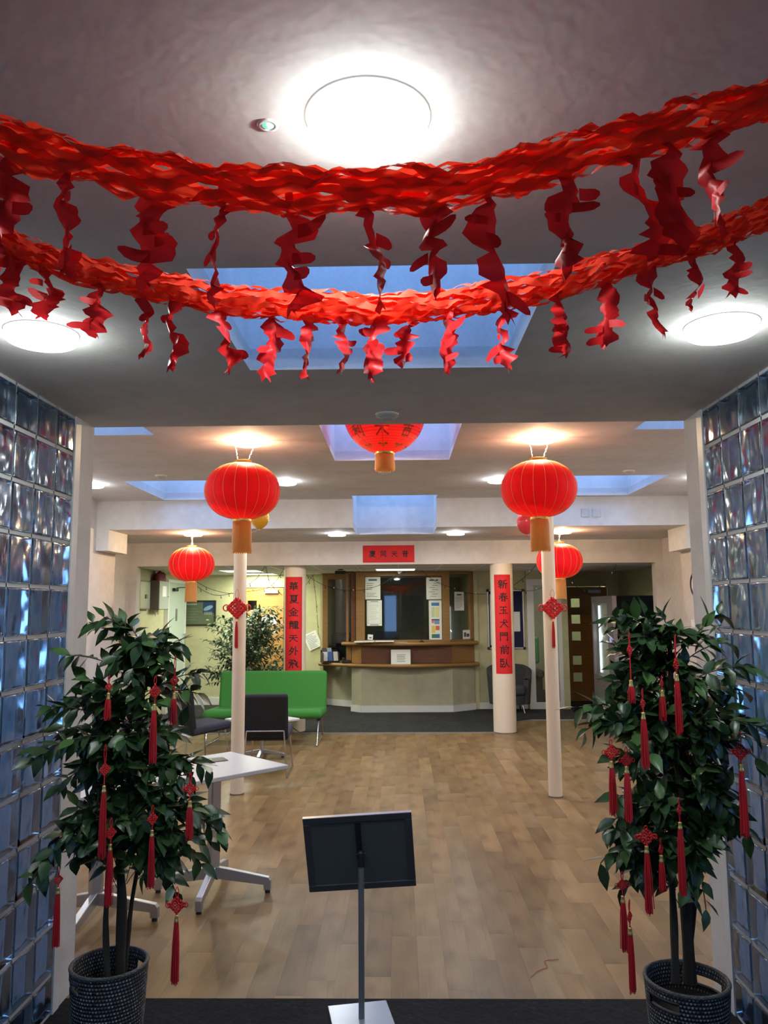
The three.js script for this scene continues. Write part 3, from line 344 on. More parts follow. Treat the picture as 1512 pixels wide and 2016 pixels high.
function basketPot(t, r0, r1, h, turn) { // coiled rope basket with two handle holes
  const N = 72, rows = 26, holes = [[turn, 0.42], [turn + Math.PI, 0.42]], tex = canvas(720, 26 * 20, (c, w, hh) => { c.fillStyle = '#15151a'; c.fillRect(0, 0, w, hh); for (let j = 0; j < 26; j++) for (let i = 0; i < 72; i++) { const v = 84 + Math.floor(rnd() * 84); c.fillStyle = `rgb(${v},${v},${v - 4})`; c.fillRect(i * 10 + (j * 3.4) % 10 - 5, j * 20 + 5, 5.4, 11); c.fillRect(i * 10 + (j * 3.4) % 10 + 5 - 10, j * 20 + 5, 1, 11); } });
  const skin = (inner) => { const pos = [], uv = [], idx = [], K = rows * 3; for (let j = 0; j <= K; j++) for (let i = 0; i <= N; i++) { const v = j / K, a = i / N * 2 * Math.PI, rad = (r0 + (r1 - r0) * Math.pow(v, 0.8)) + (inner ? -0.01 : 0.0025 * Math.cos(v * rows * 2 * Math.PI + Math.PI)); pos.push(Math.sin(a) * rad, v * h, Math.cos(a) * rad); uv.push(i / N, v); } for (let j = 0; j < K; j++) for (let i = 0; i < N; i++) { const v = (j + 0.5) / K, a = (i + 0.5) / N * 2 * Math.PI; if (v > 0.8 && v < 0.91 && holes.some(([c, w]) => Math.abs(Math.atan2(Math.sin(a - c), Math.cos(a - c))) < w)) continue; const p = j * (N + 1) + i, q = p + 1, s = p + N + 1, u = s + 1; inner ? idx.push(p, u, q, p, s, u) : idx.push(p, q, u, p, u, s); } const g = new THREE.BufferGeometry(); g.setAttribute('position', new THREE.Float32BufferAttribute(pos, 3)); g.setAttribute('uv', new THREE.Float32BufferAttribute(uv, 2)); g.setIndex(idx); g.computeVertexNormals(); return g; };
  part('basket', [skin(false), skin(true)], new THREE.MeshStandardMaterial({ map: tex, roughness: 0.7, side: THREE.DoubleSide }), t);
  const hoop = (a0, a1, y, rad) => tube(Array.from({ length: 13 }, (_, k) => { const a = a0 + (a1 - a0) * k / 12; return V(Math.sin(a) * rad, y, Math.cos(a) * rad); }), 0.007, 30, 6);
  part('rim', new THREE.TorusGeometry(r1 - 0.004, 0.0075, 8, 60).rotateX(Math.PI / 2).translate(0, h, 0), new THREE.MeshStandardMaterial({ map: tex, roughness: 0.7 }), t);
  for (const [c, w] of holes) { part('handle', hoop(c - w, c + w, h * 0.8, r1 - 0.012), M.black, t); part('handle', hoop(c - w, c + w, h * 0.91, r1 - 0.006), M.black, t); }
  part('soil', cyl(r1 - 0.025, r1 - 0.03, 0.02, 0, h * 0.72, 0, 30), M.soil, t);
}
function tree(spec) {
  const { px, z, label, trunks, sprays, blobs, potR, potH, turn } = spec, c = PY(px, 2010, 0), x = P(px, 1700, z).x, t = thing('ficus_tree', label, 'artificial tree', [x, 0, z]);
  basketPot(t, potR[0], potR[1], potH, turn);
  const leaves = [], L = (a, b, dz = 0) => { let p = P(a, b, z + dz); const lim = p.x < 0 ? XL + 0.12 : XR - 0.12; if (Math.abs(p.x) > Math.abs(lim)) p = P(a, b, p.z * lim / p.x); return V(p.x - x, p.y, p.z - z); };
  for (const pts of trunks) { const q = pts.map(([a, b, dz = 0]) => L(a, b, dz)); part('trunk', new THREE.TubeGeometry(new THREE.CatmullRomCurve3(q), 30, 0.001, 10).clone(), M.bark, t).geometry = taper(q, spec.trunkR * (pts.k ?? 1)); }
  const spine = trunks[0].map(([a, b, dz = 0]) => L(a, b, dz)), axis = (y) => { for (let i = 0; i + 1 < spine.length; i++) if (y <= spine[i + 1].y) { const f = Math.max(0, (y - spine[i].y) / (spine[i + 1].y - spine[i].y)); return spine[i].clone().lerp(spine[i + 1], f); } return spine[spine.length - 1].clone(); };
  for (const [a, b, dz, n = 12, drop = 0.2] of sprays) { const e = L(a, b, dz), s = axis(e.y - drop); twig(t, s, e, n + 3, leaves, drop > 0 ? 0.05 : 0.12); }
  for (const [a, b, rx, ry, few] of blobs) for (let k = 0, count = Math.round(few * 1.6); k < count; k++) { const an = k * 2.4 + rr(0, 0.6), q = Math.sqrt((k + 0.5) / count), e = L(a + Math.cos(an) * q * rx, b + Math.sin(an) * q * ry, rr(-1, 1) * 0.17 * (1.15 - 0.6 * q)), s = axis(e.y - rr(0.02, 0.2)); s.lerp(e, rr(0.1, 0.4)); twig(t, s, e, 10 + Math.floor(rnd() * 4), leaves, rr(0.0, 0.06), 0.0016); }
  const free = spec.keep.map(([p, y0, , , y1, dz]) => { const a = P(p, y0, z + dz), b = P(p, y1, z + dz); return [a.x - x, dz, b.y - 0.02, a.y]; }); // leaves stay clear of the tassels
  putLeaves(t, leaves.filter(([m]) => [0.01, 0.05, 0.09].every((f) => { const q = V(0, f, 0).applyMatrix4(m); return free.every(([fx, fz, y0, y1]) => q.y < y0 || q.y > y1 || Math.hypot(q.x - fx, q.z - fz) > 0.033); })), LEAVES, M.leaf, 300);
  return t;
}
function taper(q, r) { const c = new THREE.CatmullRomCurve3(q), n = 26, k = 9, fr = c.computeFrenetFrames(n); return sheet(k, n, (u, v, i, j) => { const p = c.getPointAt(v), a = u * 2 * Math.PI, w = r * (1 - 0.65 * v) * (1 + 0.12 * Math.sin(v * 23 + a * 2) * (1 - v)); return p.addScaledVector(fr.normals[j], Math.cos(a) * w).addScaledVector(fr.binormals[j], Math.sin(a) * w); }); }
const tf = 'ficus by the tables', vf = 'ficus by the vending machine';
const TASSEL_A = [[306, 1330, 1362, 1392, 1507, 0.14, 0.02, 0, 'long red tassel in front of the upper crown of the ' + tf], [345, 1290, 1340, 1370, 1430, 0.08, 0.016, 0, 'topmost red tassel of the ' + tf + ', towards the green sofa'], [208, 1465, 1515, 1553, 1692, 0.2, 0.018, 0, 'thick red tassel at mid height of the ' + tf + ', glass block side'], [375, 1520, 1553, 1583, 1655, 0.16, 0.018, 1, 'looped red tassel before the table edge, on the ' + tf], [301, 1585, 1612, 1640, 1752, 0.16, 0.018, 0, 'slim red tassel between trunk and table foot, on the ' + tf], [219, 1610, 1640, 1668, 1787, 0.17, 0.018, 0, 'red tassel hanging before the bare trunk of the ' + tf], [117, 1690, 1732, 1753, 1868, 0.12, 0.014, 0, 'red tassel hanging against the glass blocks from the ' + tf], [349, 1745, 1782, 1808, 1942, 0.2, 0.023, 2, 'lowest red tassel of the ' + tf + ', with a double looped knot'], [215, 1330, 1352, 1370, 1420, 0.13, 0.012, 0, 'short thin red tassel among the top leaves of the ' + tf]];
const TASSEL_B = [[1328, 1250, 1308, 1334, 1450, 0.16, 0.02, 0, 'topmost long red tassel of the ' + vf], [1238, 1245, 1280, 1345, 1385, 0.13, 0.018, 0, 'red tassel before the black cabinet, high on the ' + vf], [1264, 1355, 1385, 1409, 1517, 0.18, 0.016, 0, 'slim bright red tassel in the upper crown of the ' + vf], [1302, 1330, 1345, 1365, 1420, 0.1, 0.012, 0, 'short dark red tassel in the upper crown of the ' + vf], [1202, 1455, 1481, 1505, 1608, 0.1, 0.02, 1, 'looped red tassel before the plank floor, outermost on the ' + vf], [1232, 1470, 1497, 1515, 1622, 0.14, 0.018, 1, 'looped red tassel beside the outermost one on the ' + vf], [1336, 1570, 1595, 1625, 1767, 0.2, 0.016, 0, 'long red tassel before the bare trunks of the ' + vf], [1271, 1625, 1648, 1672, 1802, 0.2, 0.023, 2, 'red tassel with shiny double loops low on the ' + vf], [1455, 1440, 1480, 1511, 1652, 0.14, 0.023, 2, 'double looped red tassel before the glass blocks on the ' + vf], [1238, 1770, 1805, 1833, 1957, 0.18, 0.016, 0, 'lowest red tassel of the ' + vf], [1224, 1715, 1742, 1770, 1878, 0.1, 0.016, 1, 'red tassel just behind the lowest one on the ' + vf], [1300, 1650, 1672, 1690, 1757, 0.16, 0.016, 0, 'short red tassel half hidden under the ' + vf]];
tree({
  px: 222, z: -3.12, keep: TASSEL_A, label: 'artificial ficus in a woven basket beside the white flip-top tables', potR: [0.118, 0.142], potH: 0.34, turn: -0.9, trunkR: 0.021,
  trunks: [[[236, 1925], [240, 1780], [236, 1640], [262, 1500], [280, 1380], [285, 1280]], Object.assign([[212, 1925, 0.03], [208, 1810, 0.03], [214, 1700, 0.05], [180, 1600, 0.06], [160, 1500, 0.05]], { k: 0.6 }), Object.assign([[245, 1920, -0.03], [262, 1760, -0.03], [285, 1670, -0.02], [350, 1600, 0.05], [380, 1520, 0.05]], { k: 0.5 })],
  sprays: [[175, 1225, 0.02, 9, 0.14], [205, 1215, 0.05, 8, 0.14], [245, 1225, 0, 9, 0.12], [130, 1290, 0.04, 9, 0.1], [395, 1325, 0.05, 12, 0.1], [355, 1265, 0, 9, 0.1], [320, 1245, 0.03, 8, 0.12], [95, 1392, 0.03, 16, 0.1], [60, 1500, 0.05, 14, -0.02], [80, 1470, 0.1, 10, 0.05], [408, 1510, 0.06, 12, 0.02], [388, 1365, 0.06, 10, 0.04], [120, 1545, 0, 10, 0], [430, 1610, 0.02, 12, -0.02], [438, 1645, 0.06, 12, -0.06], [60, 1735, 0.08, 14, -0.2], [80, 1690, 0.02, 10, -0.12], [140, 1700, 0.1, 10, -0.14], [345, 1755, 0.12, 12, -0.2], [285, 1720, 0.1, 6, -0.1], [395, 1700, 0.05, 10, -0.12]],
  blobs: [[285, 1290, 70, 35, 8], [250, 1360, 120, 45, 10], [240, 1440, 130, 45, 13], [270, 1520, 125, 45, 13], [270, 1600, 130, 45, 12], [300, 1650, 115, 40, 9], [190, 1650, 60, 40, 5]],
});
tree({
  px: 1340, z: -3.0, keep: TASSEL_B, label: 'artificial ficus in a woven basket in front of the black vending machine', potR: [0.118, 0.146], potH: 0.34, turn: -0.95, trunkR: 0.024,
  trunks: [[[1358, 1935], [1352, 1800], [1345, 1690], [1340, 1560], [1325, 1420], [1318, 1260]], Object.assign([[1330, 1935, 0.03], [1326, 1800, 0.03], [1316, 1690, 0.03], [1280, 1580, 0.05], [1250, 1460, 0.04]], { k: 0.65 }), Object.assign([[1352, 1930, -0.02], [1372, 1750, -0.02], [1400, 1640, 0], [1430, 1500, 0.04]], { k: 0.5 })],
  sprays: [[1205, 1215, 0.03, 12, 0.16], [1232, 1208, 0.05, 10, 0.16], [1265, 1215, 0, 10, 0.14], [1300, 1212, 0.02, 7, 0.14], [1345, 1240, 0.03, 7, 0.1], [1420, 1208, 0, 9, 0.2], [1395, 1250, 0.02, 8, 0.1], [1432, 1265, 0.04, 7, 0.12], [1475, 1312, 0.05, 12, 0.1], [1462, 1360, 0.08, 10, 0.05], [1205, 1345, 0.05, 12, 0.06], [1140, 1392, 0.04, 13, 0.05], [1150, 1440, 0.06, 14, 0], [1505, 1430, 0.06, 13, 0.03], [1495, 1500, 0.08, 12, -0.02], [1475, 1640, 0.06, 9, -0.1], [1440, 1610, 0.1, 12, -0.06], [1182, 1700, 0.02, 9, -0.1], [1195, 1630, 0.05, 10, -0.05], [1228, 1765, 0.08, 13, -0.22], [1360, 1765, 0.1, 7, -0.2], [1390, 1790, 0.12, 8, -0.22], [1250, 1740, 0.06, 8, -0.15]],
  blobs: [[1260, 1265, 60, 38, 8], [1290, 1335, 85, 45, 9], [1280, 1410, 110, 45, 11], [1400, 1430, 85, 45, 8], [1320, 1490, 115, 50, 12], [1330, 1570, 115, 45, 12], [1300, 1640, 100, 45, 10], [1400, 1600, 60, 60, 6], [1270, 1690, 60, 30, 4]],
});
for (const [list, z, group] of [[TASSEL_A, -3.12, 'red tassels in the ficus by the tables'], [TASSEL_B, -3.0, 'red tassels in the ficus by the vending machine']]) for (const [px, a, b, c, d, dz, s, lo, label] of list) hang(px, a, b, c, d, z + dz, s, { group, label, loops: lo, w: 0.011 + s * 0.15, turn: lo ? 0.1 : 0.9 });
{ // large bushy ficus behind the sofa
  const x = -2.36, z = -12.3, t = thing('ficus_tree', 'bushy variegated ficus standing behind the green sofa', 'artificial tree', [x, 0, z]), leaves = [];
  part('pot', lathe([[0.0001, 0.01], [0.13, 0.01], [0.17, 0.3], [0.16, 0.3], [0.15, 0.27], [0.0001, 0.27]], 28), M.charcoal, t);
  const q = [V(0, 0.25, 0), V(0.02, 0.6, 0), V(-0.02, 1, 0), V(0, 1.45, 0)]; part('trunk', taper(q, 0.03), M.bark, t);
  for (let k = 0; k < 210; k++) { const a = k * 2.4, h = 0.5 + 1.2 * rnd(), w = 0.86 * Math.sqrt(Math.max(0.05, 1 - Math.pow((h - 0.95) / 0.85, 2))), e = V(Math.cos(a) * w * rr(0.3, 1) + 0.04, h, Math.sin(a) * w * 0.7 * rr(0.4, 1)); twig(t, V(0, Math.max(0.5, h - 0.25), 0), e, 13, leaves, 0.05, 0.0025, M.twig, 0.95); }
  for (const l of leaves) l[2] = rnd() < 0.22 ? 1 : 0;
  putLeaves(t, leaves, LEAVES, [M.leafFar, M.leafPale], 120);
}

// ------------------------------------------------------------------ garlands
function garland(pts, z, size, drops, label) {
  const line = pts.map(([a, b, w]) => (w ? V(a, b, z) : P(a, b, z))), c = new THREE.CatmullRomCurve3(line), len = c.getLength(), t = thing('paper_garland', label, 'garland'), n = Math.round(len / 0.062), g = [], body = [];
  const C = (f) => c.getPointAt(Math.min(1, Math.max(0, f)));
  const K = 17, ph = Array.from({ length: 8 }, () => rr(0, 6.3)), slow = (u, k) => 0.5 * Math.sin(u * 3.1 + ph[k % 8]) + 0.3 * Math.sin(u * 7.3 + ph[(k + 3) % 8]) + 0.2 * Math.sin(u * 15.1 + ph[(k + 5) % 8]);
  for (let k = 0; k < K; k++) { // strands of cut tissue that meet their neighbours by turns, leaving lens-shaped gaps
    const a0 = k / K * 2 * Math.PI, N = n * 6;
    body.push(sheet(N, 2, (u, v) => { const p = C(u), s = u * n, a = a0 + 0.19 * Math.sin(Math.PI * s + k * Math.PI + 0.8 * slow(s * 0.3, k)) + 0.22 * slow(s * 0.9, k), rad = size * (0.9 + 0.3 * slow(s * 0.75, k + 1)), off = (v - 0.5) * size * (0.46 + 0.2 * slow(s, k + 2)), tilt = 0.9 * slow(s * 0.8, k + 4); return V(p.x, p.y + Math.sin(a) * rad + Math.cos(a + tilt) * off + size * 0.12 * slow(s * 0.4, 1), p.z + Math.cos(a) * rad * 0.7 - Math.sin(a + tilt) * off); }));
  }
  for (let i = 0; i < n; i++) if (rnd() < 0.3) { const p = C((i + rnd()) / n), w = size * rr(0.4, 0.8); body.push(sheet(4, 4, (u, v) => V(p.x + (u - 0.5) * w * 2, p.y + size * (0.75 + v * 0.7 * Math.sin(Math.PI * u)), p.z + size * 0.4 * Math.sin(v * 3 + u * 2)))); }
  part('tissue_band', body, M.tissue, t);
  for (const [px, y1] of drops) { // die-cut foil streamers
    let best = null; for (let k = 0; k <= 200; k++) { const p = C(k / 200), v = p.clone().applyMatrix4(camera.matrixWorldInverse), sx = 756 + FOC * v.x / -v.z; if (!best || Math.abs(sx - px) < best[0]) best = [Math.abs(sx - px), p]; }
    const s = best[1].clone(), e = P(px, y1, z).y, H = s.y - e, rows = 22, L = [], Rr = [], hold = []; let a = 0, b = 0, ka = 0, kb = 0, off = 0, tw = rr(-1, 1), dtw = rr(-0.2, 0.2), offz = 0;
    for (let j = 0; j <= rows; j++) { if (ka-- <= 0) { ka = Math.floor(rr(0, 3)); a = rnd() < 0.35 ? rr(0.008, 0.014) : rr(0.022, 0.05); } if (kb-- <= 0) { kb = Math.floor(rr(0, 3)); b = rnd() < 0.35 ? rr(0.008, 0.014) : rr(0.022, 0.05); } const k = j < 4 ? 0.35 : j > rows - 3 ? 0.5 : 1; L.push(a * k * size / 0.05); Rr.push(b * k * size / 0.05); off += rr(-0.006, 0.006); offz += rr(-0.006, 0.006); if (rnd() < 0.2) dtw = -dtw; tw += dtw; hold.push([off, tw, offz]); }
    const strip = sheet(4, rows, (u, v, i, j) => { const [o, w, oz] = hold[j], x = i < 2 ? -L[j] * (i ? 0.5 : 1) : i > 2 ? Rr[j] * (i > 3 ? 1 : 0.5) : 0, cup = Math.abs(x) * 0.5; return V(s.x + o + Math.cos(w) * x + Math.sin(w) * cup, s.y - H * v * (0.97 + 0.03 * Math.cos(u * 6)), s.z + oz + Math.sin(w) * x - Math.cos(w) * cup); });
    const loops = []; for (let k = 0; k < 3; k++) { const f = rr(0.3, 0.9), j = Math.floor(f * rows), [o, w, oz] = hold[j], dir = rnd() < 0.5 ? 1 : -1, l = rr(0.035, 0.07) * size / 0.05, hw = rr(0.01, 0.016) * size / 0.05, dn = rr(-0.5, 0.3); loops.push(sheet(4, 5, (u, v) => { const x = dir * (0.004 + l * v), ww = hw * Math.sqrt(Math.max(0.05, 1 - Math.pow(Math.max(0, v - 0.6) / 0.42, 2))); return V(s.x + o + Math.cos(w) * x, s.y - H * f + (u - 0.5) * 2 * ww + dn * l * v * v, s.z + oz + Math.sin(w) * x + 0.012 * v * v); })); }
    part('streamer', [strip, ...loops], M.foil, t);
  }
  for (const i of [0, line.length - 1]) part('ceiling_tape', bx(-0.02, 0.02, 0, 0.002, -0.006, 0.006).translate(line[i].x, CEIL - 0.003, line[i].z), M.gloss, t);
  return t;
}
garland([[XL, 2.51, 1], [-60, 250], [60, 292], [200, 330], [400, 360], [600, 376], [756, 376], [900, 365], [1060, 325], [1220, 282], [1380, 232], [1512, 195], [XR, 2.515, 1]], -0.92, 0.0285, [[30, 540], [150, 552], [292, 575], [432, 600], [560, 622], [712, 610], [836, 602], [975, 640], [1130, 562], [1255, 520], [1300, 505], [1412, 470]], 'red tissue garland with foil streamers hung just below the lobby light');
garland([[XL, 2.5, 1], [-40, 455], [60, 497], [180, 535], [300, 562], [450, 590], [600, 603], [756, 606], [900, 597], [1060, 567], [1200, 528], [1330, 488], [1450, 448], [1560, 405], [XR, 2.5, 1]], -1.46, 0.029, [[18, 620], [85, 637], [200, 668], [277, 706], [350, 738], [437, 750], [535, 757], [615, 745], [690, 735], [725, 760], [800, 724], [895, 740], [995, 742], [1092, 712], [1195, 692], [1285, 667], [1375, 607], [1455, 582]], 'orange-glowing red tissue garland with foil streamers beside the lobby skylight');

// ------------------------------------------------------------------ furniture
function squareTable(cx, cz, h, side, turn, label, group, low) {
  const t = thing('square_table', label, 'table', [cx, 0, cz], turn, group), hw = side / 2, f = low ? 0.24 : 0.33;
  part('table_top', rbx(side, 0.025, side, 0.006, 0, h - 0.0125, 0), M.laminate, t);
  part('under_frame', [bx(-0.16, 0.16, h - 0.05, h - 0.025, -0.02, 0.02), bx(-0.02, 0.02, h - 0.05, h - 0.025, -0.16, 0.16)], M.black, t);
  part('pedestal', rbx(low ? 0.035 : 0.07, h - 0.13, low ? 0.035 : 0.05, 0.012, 0, (h - 0.13) / 2 + 0.085, 0), M.alu, t);
  for (let k = 0; k < 4; k++) { const a = k * Math.PI / 2 + Math.PI / 4, leg = shared('foot', sheetLeg(f, low), M.alu, t); leg.rotation.y = a; shared('foot_pad', padGeo(f), M.rubber, leg); }
  if (!low) part('flip_lever', bar(V(0.05, h - 0.06, 0.05), V(0.17, h - 0.06, 0.05), 0.006), M.black, t);
  return t;
}
const legCache = {}; function sheetLeg(f, low) { return legCache[f] ??= (() => { const s = new THREE.Shape(); const k = low ? 0.6 : 1; s.moveTo(0.015, 0.145 * k); s.lineTo(0.08, 0.135 * k); s.lineTo(f, 0.085 * k); s.lineTo(f + 0.012, 0.07 * k); s.lineTo(f + 0.012, 0.02); s.lineTo(f - 0.022, 0.02); s.lineTo(f - 0.026, 0.05 * k); s.lineTo(0.015, 0.085 * k); return new THREE.ExtrudeGeometry(s, { depth: 0.03, bevelEnabled: true, bevelSize: 0.003, bevelThickness: 0.003, bevelSegments: 1 }).translate(0, 0, -0.015); })(); }
const pads = {}; function padGeo(f) { return pads[f] ??= cyl(0.014, 0.016, 0.02, f - 0.005, 0.01, 0, 12); }
squareTable(-1.115, -4.84, 0.73, 0.63, Math.PI / 4, 'white square flip-top table with a leaflet on it, beyond the ficus', 'white flip-top tables'); squareTable(-1.655, -4.42, 0.73, 0.63, Math.PI / 4, 'white square flip-top table close to the end of the glass wall', 'white flip-top tables');
squareTable(2.82, -7.75, 0.73, 0.63, Math.PI / 4, 'white square table seen behind the ficus on the vending machine side', 'white flip-top tables'); squareTable(-1.55, -9.0, 0.43, 0.6, Math.PI / 4, 'low white square coffee table between black chairs and green sofa', null, true);
{ const o = single('leaflet', [rbx(0.2, 0.002, 0.14, 0.0005, 0, 0.0012, 0), rbx(0.19, 0.002, 0.13, 0.0005, 0.02, 0.0032, 0.01)], new THREE.MeshStandardMaterial({ map: canvas(128, 96, (c, w, h) => { c.fillStyle = '#20242a'; c.fillRect(0, 0, w, h); c.fillStyle = '#6fae8c'; c.fillRect(0, 0, w, 22); c.fillStyle = '#cfd4d6'; c.fillRect(12, 34, 60, 8); c.fillRect(12, 50, 44, 6); }), roughness: 0.4 }), 'dark leaflet with a green strip on the white table', 'leaflet'); o.position.set(-1.2, 0.73, -4.98); o.rotation.y = 0.5; }
function loungeChair(x, z, turn, label) { // faces -z at turn 0
  const t = thing('lounge_chair', label, 'chair', [x, 0, z], turn, 'black lounge chairs');
  part('backrest', rbx(0.44, 0.45, 0.075, 0.03, 0, 0, 0, 3).rotateX(0.13).translate(0, 0.585, 0.23), M.blackMatt, t);
  part('seat', rbx(0.45, 0.085, 0.5, 0.035, 0, 0, 0, 3).rotateX(0.06).translate(0, 0.4, -0.02), M.charcoal2 ??= lin(0.03, 0.03, 0.045, { roughness: 0.9, bumpMap: fineNoise, bumpScale: 0.0015 }), t);
  const F = (pts) => { const c = new THREE.CurvePath(); for (let i = 0; i + 1 < pts.length; i++) c.add(new THREE.LineCurve3(pts[i], pts[i + 1])); return [...pts.slice(0, -1).map((p, i) => bar(p, pts[i + 1], 0.008)), ...pts.map((p) => new THREE.SphereGeometry(0.0085, 8, 6).translate(p.x, p.y, p.z))]; };
  part('back_bow', F([V(-0.185, 0.45, 0.285), V(0.185, 0.45, 0.285)]), M.chrome, t);
  for (const s of [-1, 1]) { part('leg', F([V(s * 0.185, 0.45, 0.285), V(s * 0.22, 0.01, 0.31)]), M.chrome, t); part('leg', F([V(s * 0.19, 0.37, -0.2), V(s * 0.22, 0.01, -0.24)]), M.chrome, t); part('runner', F([V(s * 0.22, 0.01, 0.31), V(s * 0.22, 0.01, -0.24)]), M.chrome, t); }
  part('seat_rail', F([V(-0.19, 0.355, -0.2), V(0.19, 0.355, -0.2)]), M.chrome, t);
}
loungeChair(-1.345, -8.23, 0.03, 'black upholstered lounge chair showing its back beside the slim column'); loungeChair(-2.16, -8.6, -0.72, 'black upholstered lounge chair turned towards the coffee table, beside the ficus');
{ // green two-seat sofa facing the lobby
  const t = thing('sofa', 'bright green two-seat sofa on thin wire legs', 'sofa', [-1.68, 0, -10.1]);
  part('backrest', rbx(1.4, 0.56, 0.1, 0.045, 0, 0, 0, 4).rotateX(-0.2).translate(0.03, 0.565, -0.3), M.green, t);
  part('seat', [rbx(1.46, 0.11, 0.72, 0.05, 0, 0, 0, 4).rotateX(-0.05).translate(0, 0.355, 0.02)], M.green, t);
  for (const s of [-1, 1]) { const x = s * 0.68, pts = [V(x, 0.3, 0.25), V(x, 0.012, 0.42), V(x * 0.99, 0.012, -0.32), V(x, 0.3, -0.2)]; part('leg', [bar(pts[0], pts[1], 0.009), new THREE.SphereGeometry(0.009, 8, 6).translate(pts[1].x, pts[1].y, pts[1].z)], M.chrome, t); part('runner', bar(pts[1], pts[2], 0.009), M.chrome, t); part('leg', [bar(pts[2], pts[3], 0.009), new THREE.SphereGeometry(0.009, 8, 6).translate(pts[2].x, pts[2].y, pts[2].z)], M.chrome, t); part('brace', bar(pts[1], V(x - s * 0.55, 0.29, -0.05), 0.007), M.chrome, t); part('seat_bar', bx(x - 0.02, x + 0.02, 0.285, 0.31, -0.25, 0.28), M.black, t); }
}
{ // charcoal tub armchair
  const t = thing('armchair', 'charcoal tub armchair below the noticeboard', 'armchair', [1.74, 0, -12.66]), wall = [];
  const g = sheet(30, 8, (u, v) => { const a = -2.25 + 4.5 * u, h = 0.72 - 0.2 * Math.pow(Math.abs(u - 0.5) * 2, 3), y = 0.14 + (h - 0.14) * v, r = 0.3 + 0.035 * v; return V(Math.sin(a) * r * 1.06, y, -Math.cos(a) * r); }), g2 = sheet(30, 8, (u, v) => { const a = -2.25 + 4.5 * (1 - u), h = 0.72 - 0.2 * Math.pow(Math.abs(u - 0.5) * 2, 3), y = 0.14 + (h - 0.14) * v, r = 0.225 + 0.02 * v; return V(Math.sin(a) * r * 1.08, y, -Math.cos(a) * r); });
  const cap = sheet(30, 3, (u, v) => { const a = -2.25 + 4.5 * u, h = 0.72 - 0.2 * Math.pow(Math.abs(u - 0.5) * 2, 3), r = 0.335 + (0.245 - 0.335) * v; return V(Math.sin(a) * r * 1.065, h + 0.02 * Math.sin(Math.PI * v), -Math.cos(a) * r); });
  const ends = [0, 1].map((e) => sheet(3, 8, (u, v) => { const a = -2.25 + 4.5 * e, h = 0.52, y = 0.14 + (h - 0.14) * v, ro = 0.3 + 0.035 * v, ri = 0.225 + 0.02 * v, r = e ? ro + (ri - ro) * u : ri + (ro - ri) * u; return V(Math.sin(a) * r * 1.065, y, -Math.cos(a) * r); }));
  part('shell', [g, g2, cap, ...ends], new THREE.MeshStandardMaterial({ color: M.charcoal.color, roughness: 0.9, side: THREE.DoubleSide, bumpMap: fineNoise, bumpScale: 0.0015 }), t);
  part('seat_cushion', rbx(0.44, 0.16, 0.46, 0.06, 0, 0.36, 0.03, 4), M.charcoal, t); part('seat_base', cyl(0.28, 0.26, 0.14, 0, 0.21, 0, 28), M.charcoal, t);
  for (const [a, b] of [[-1, -1], [1, -1], [-1, 1], [1, 1]]) part('leg', bar(V(a * 0.17, 0.15, b * 0.17), V(a * 0.2, 0.009, b * 0.2), 0.012), M.chrome, t);
}
{ // sign stand in the lobby, seen from behind
  const foot = PY(712, 2008, 0), t = thing('sign_stand', 'grey metal floor sign stand seen from behind', 'sign stand', [foot.x, 0, foot.z], 0.2), by = P(711, 1693, foot.z).y;
  part('base_plate', rbx(0.25, 0.008, 0.25, 0.003, 0, 0.004, 0), lin(0.42, 0.46, 0.5, { roughness: 0.25, metalness: 0.5 }), t);
  part('pole', [cyl(0.0125, 0.0125, by - 0.02, 0, (by - 0.02) / 2 + 0.008, 0, 18)], M.greyPaint, t); part('pole_collar', cyl(0.0155, 0.0155, 0.02, 0, by - 0.015, 0, 18), M.black, t);
  const head = new THREE.Group(); head.name = 'sign_frame'; head.position.set(0, by + 0.022, -0.034); head.rotation.set(0.3, -0.2, 0.06, 'ZYX'); t.add(head);
  const W = 0.455, H = 0.345; part('back_panel', rbx(W - 0.05, H - 0.05, 0.006, 0.002), lin(0.06, 0.066, 0.07, { roughness: 0.75 }), head);
  part('frame_edge', [rbx(W, 0.03, 0.014, 0.003, 0, H / 2 - 0.015, 0), rbx(W, 0.03, 0.014, 0.003, 0, -H / 2 + 0.015, 0), rbx(0.03, H - 0.06, 0.014, 0.003, -W / 2 + 0.015, 0, 0), rbx(0.03, H - 0.06, 0.014, 0.003, W / 2 - 0.015, 0, 0)], lin(0.045, 0.046, 0.05, { roughness: 0.5 }), head);
  part('top_edge', bx(-W / 2, W / 2, H / 2 - 0.001, H / 2 + 0.0015, -0.008, 0.007), lin(0.75, 0.75, 0.75, { roughness: 0.3, metalness: 0.5 }), head);
  part('spine', bx(-0.012, 0.012, -0.02, H / 2 - 0.03, 0.004, 0.012), M.black, head);
  part('tilt_joint', [cyl(0.011, 0.011, 0.03, 0, by + 0.005, -0.003, 12), new THREE.SphereGeometry(0.013, 12, 10).translate(0, by + 0.022, -0.01), bar(V(-0.016, by + 0.022, -0.008), V(0.024, by + 0.022, -0.008), 0.004)], M.black, t);
}
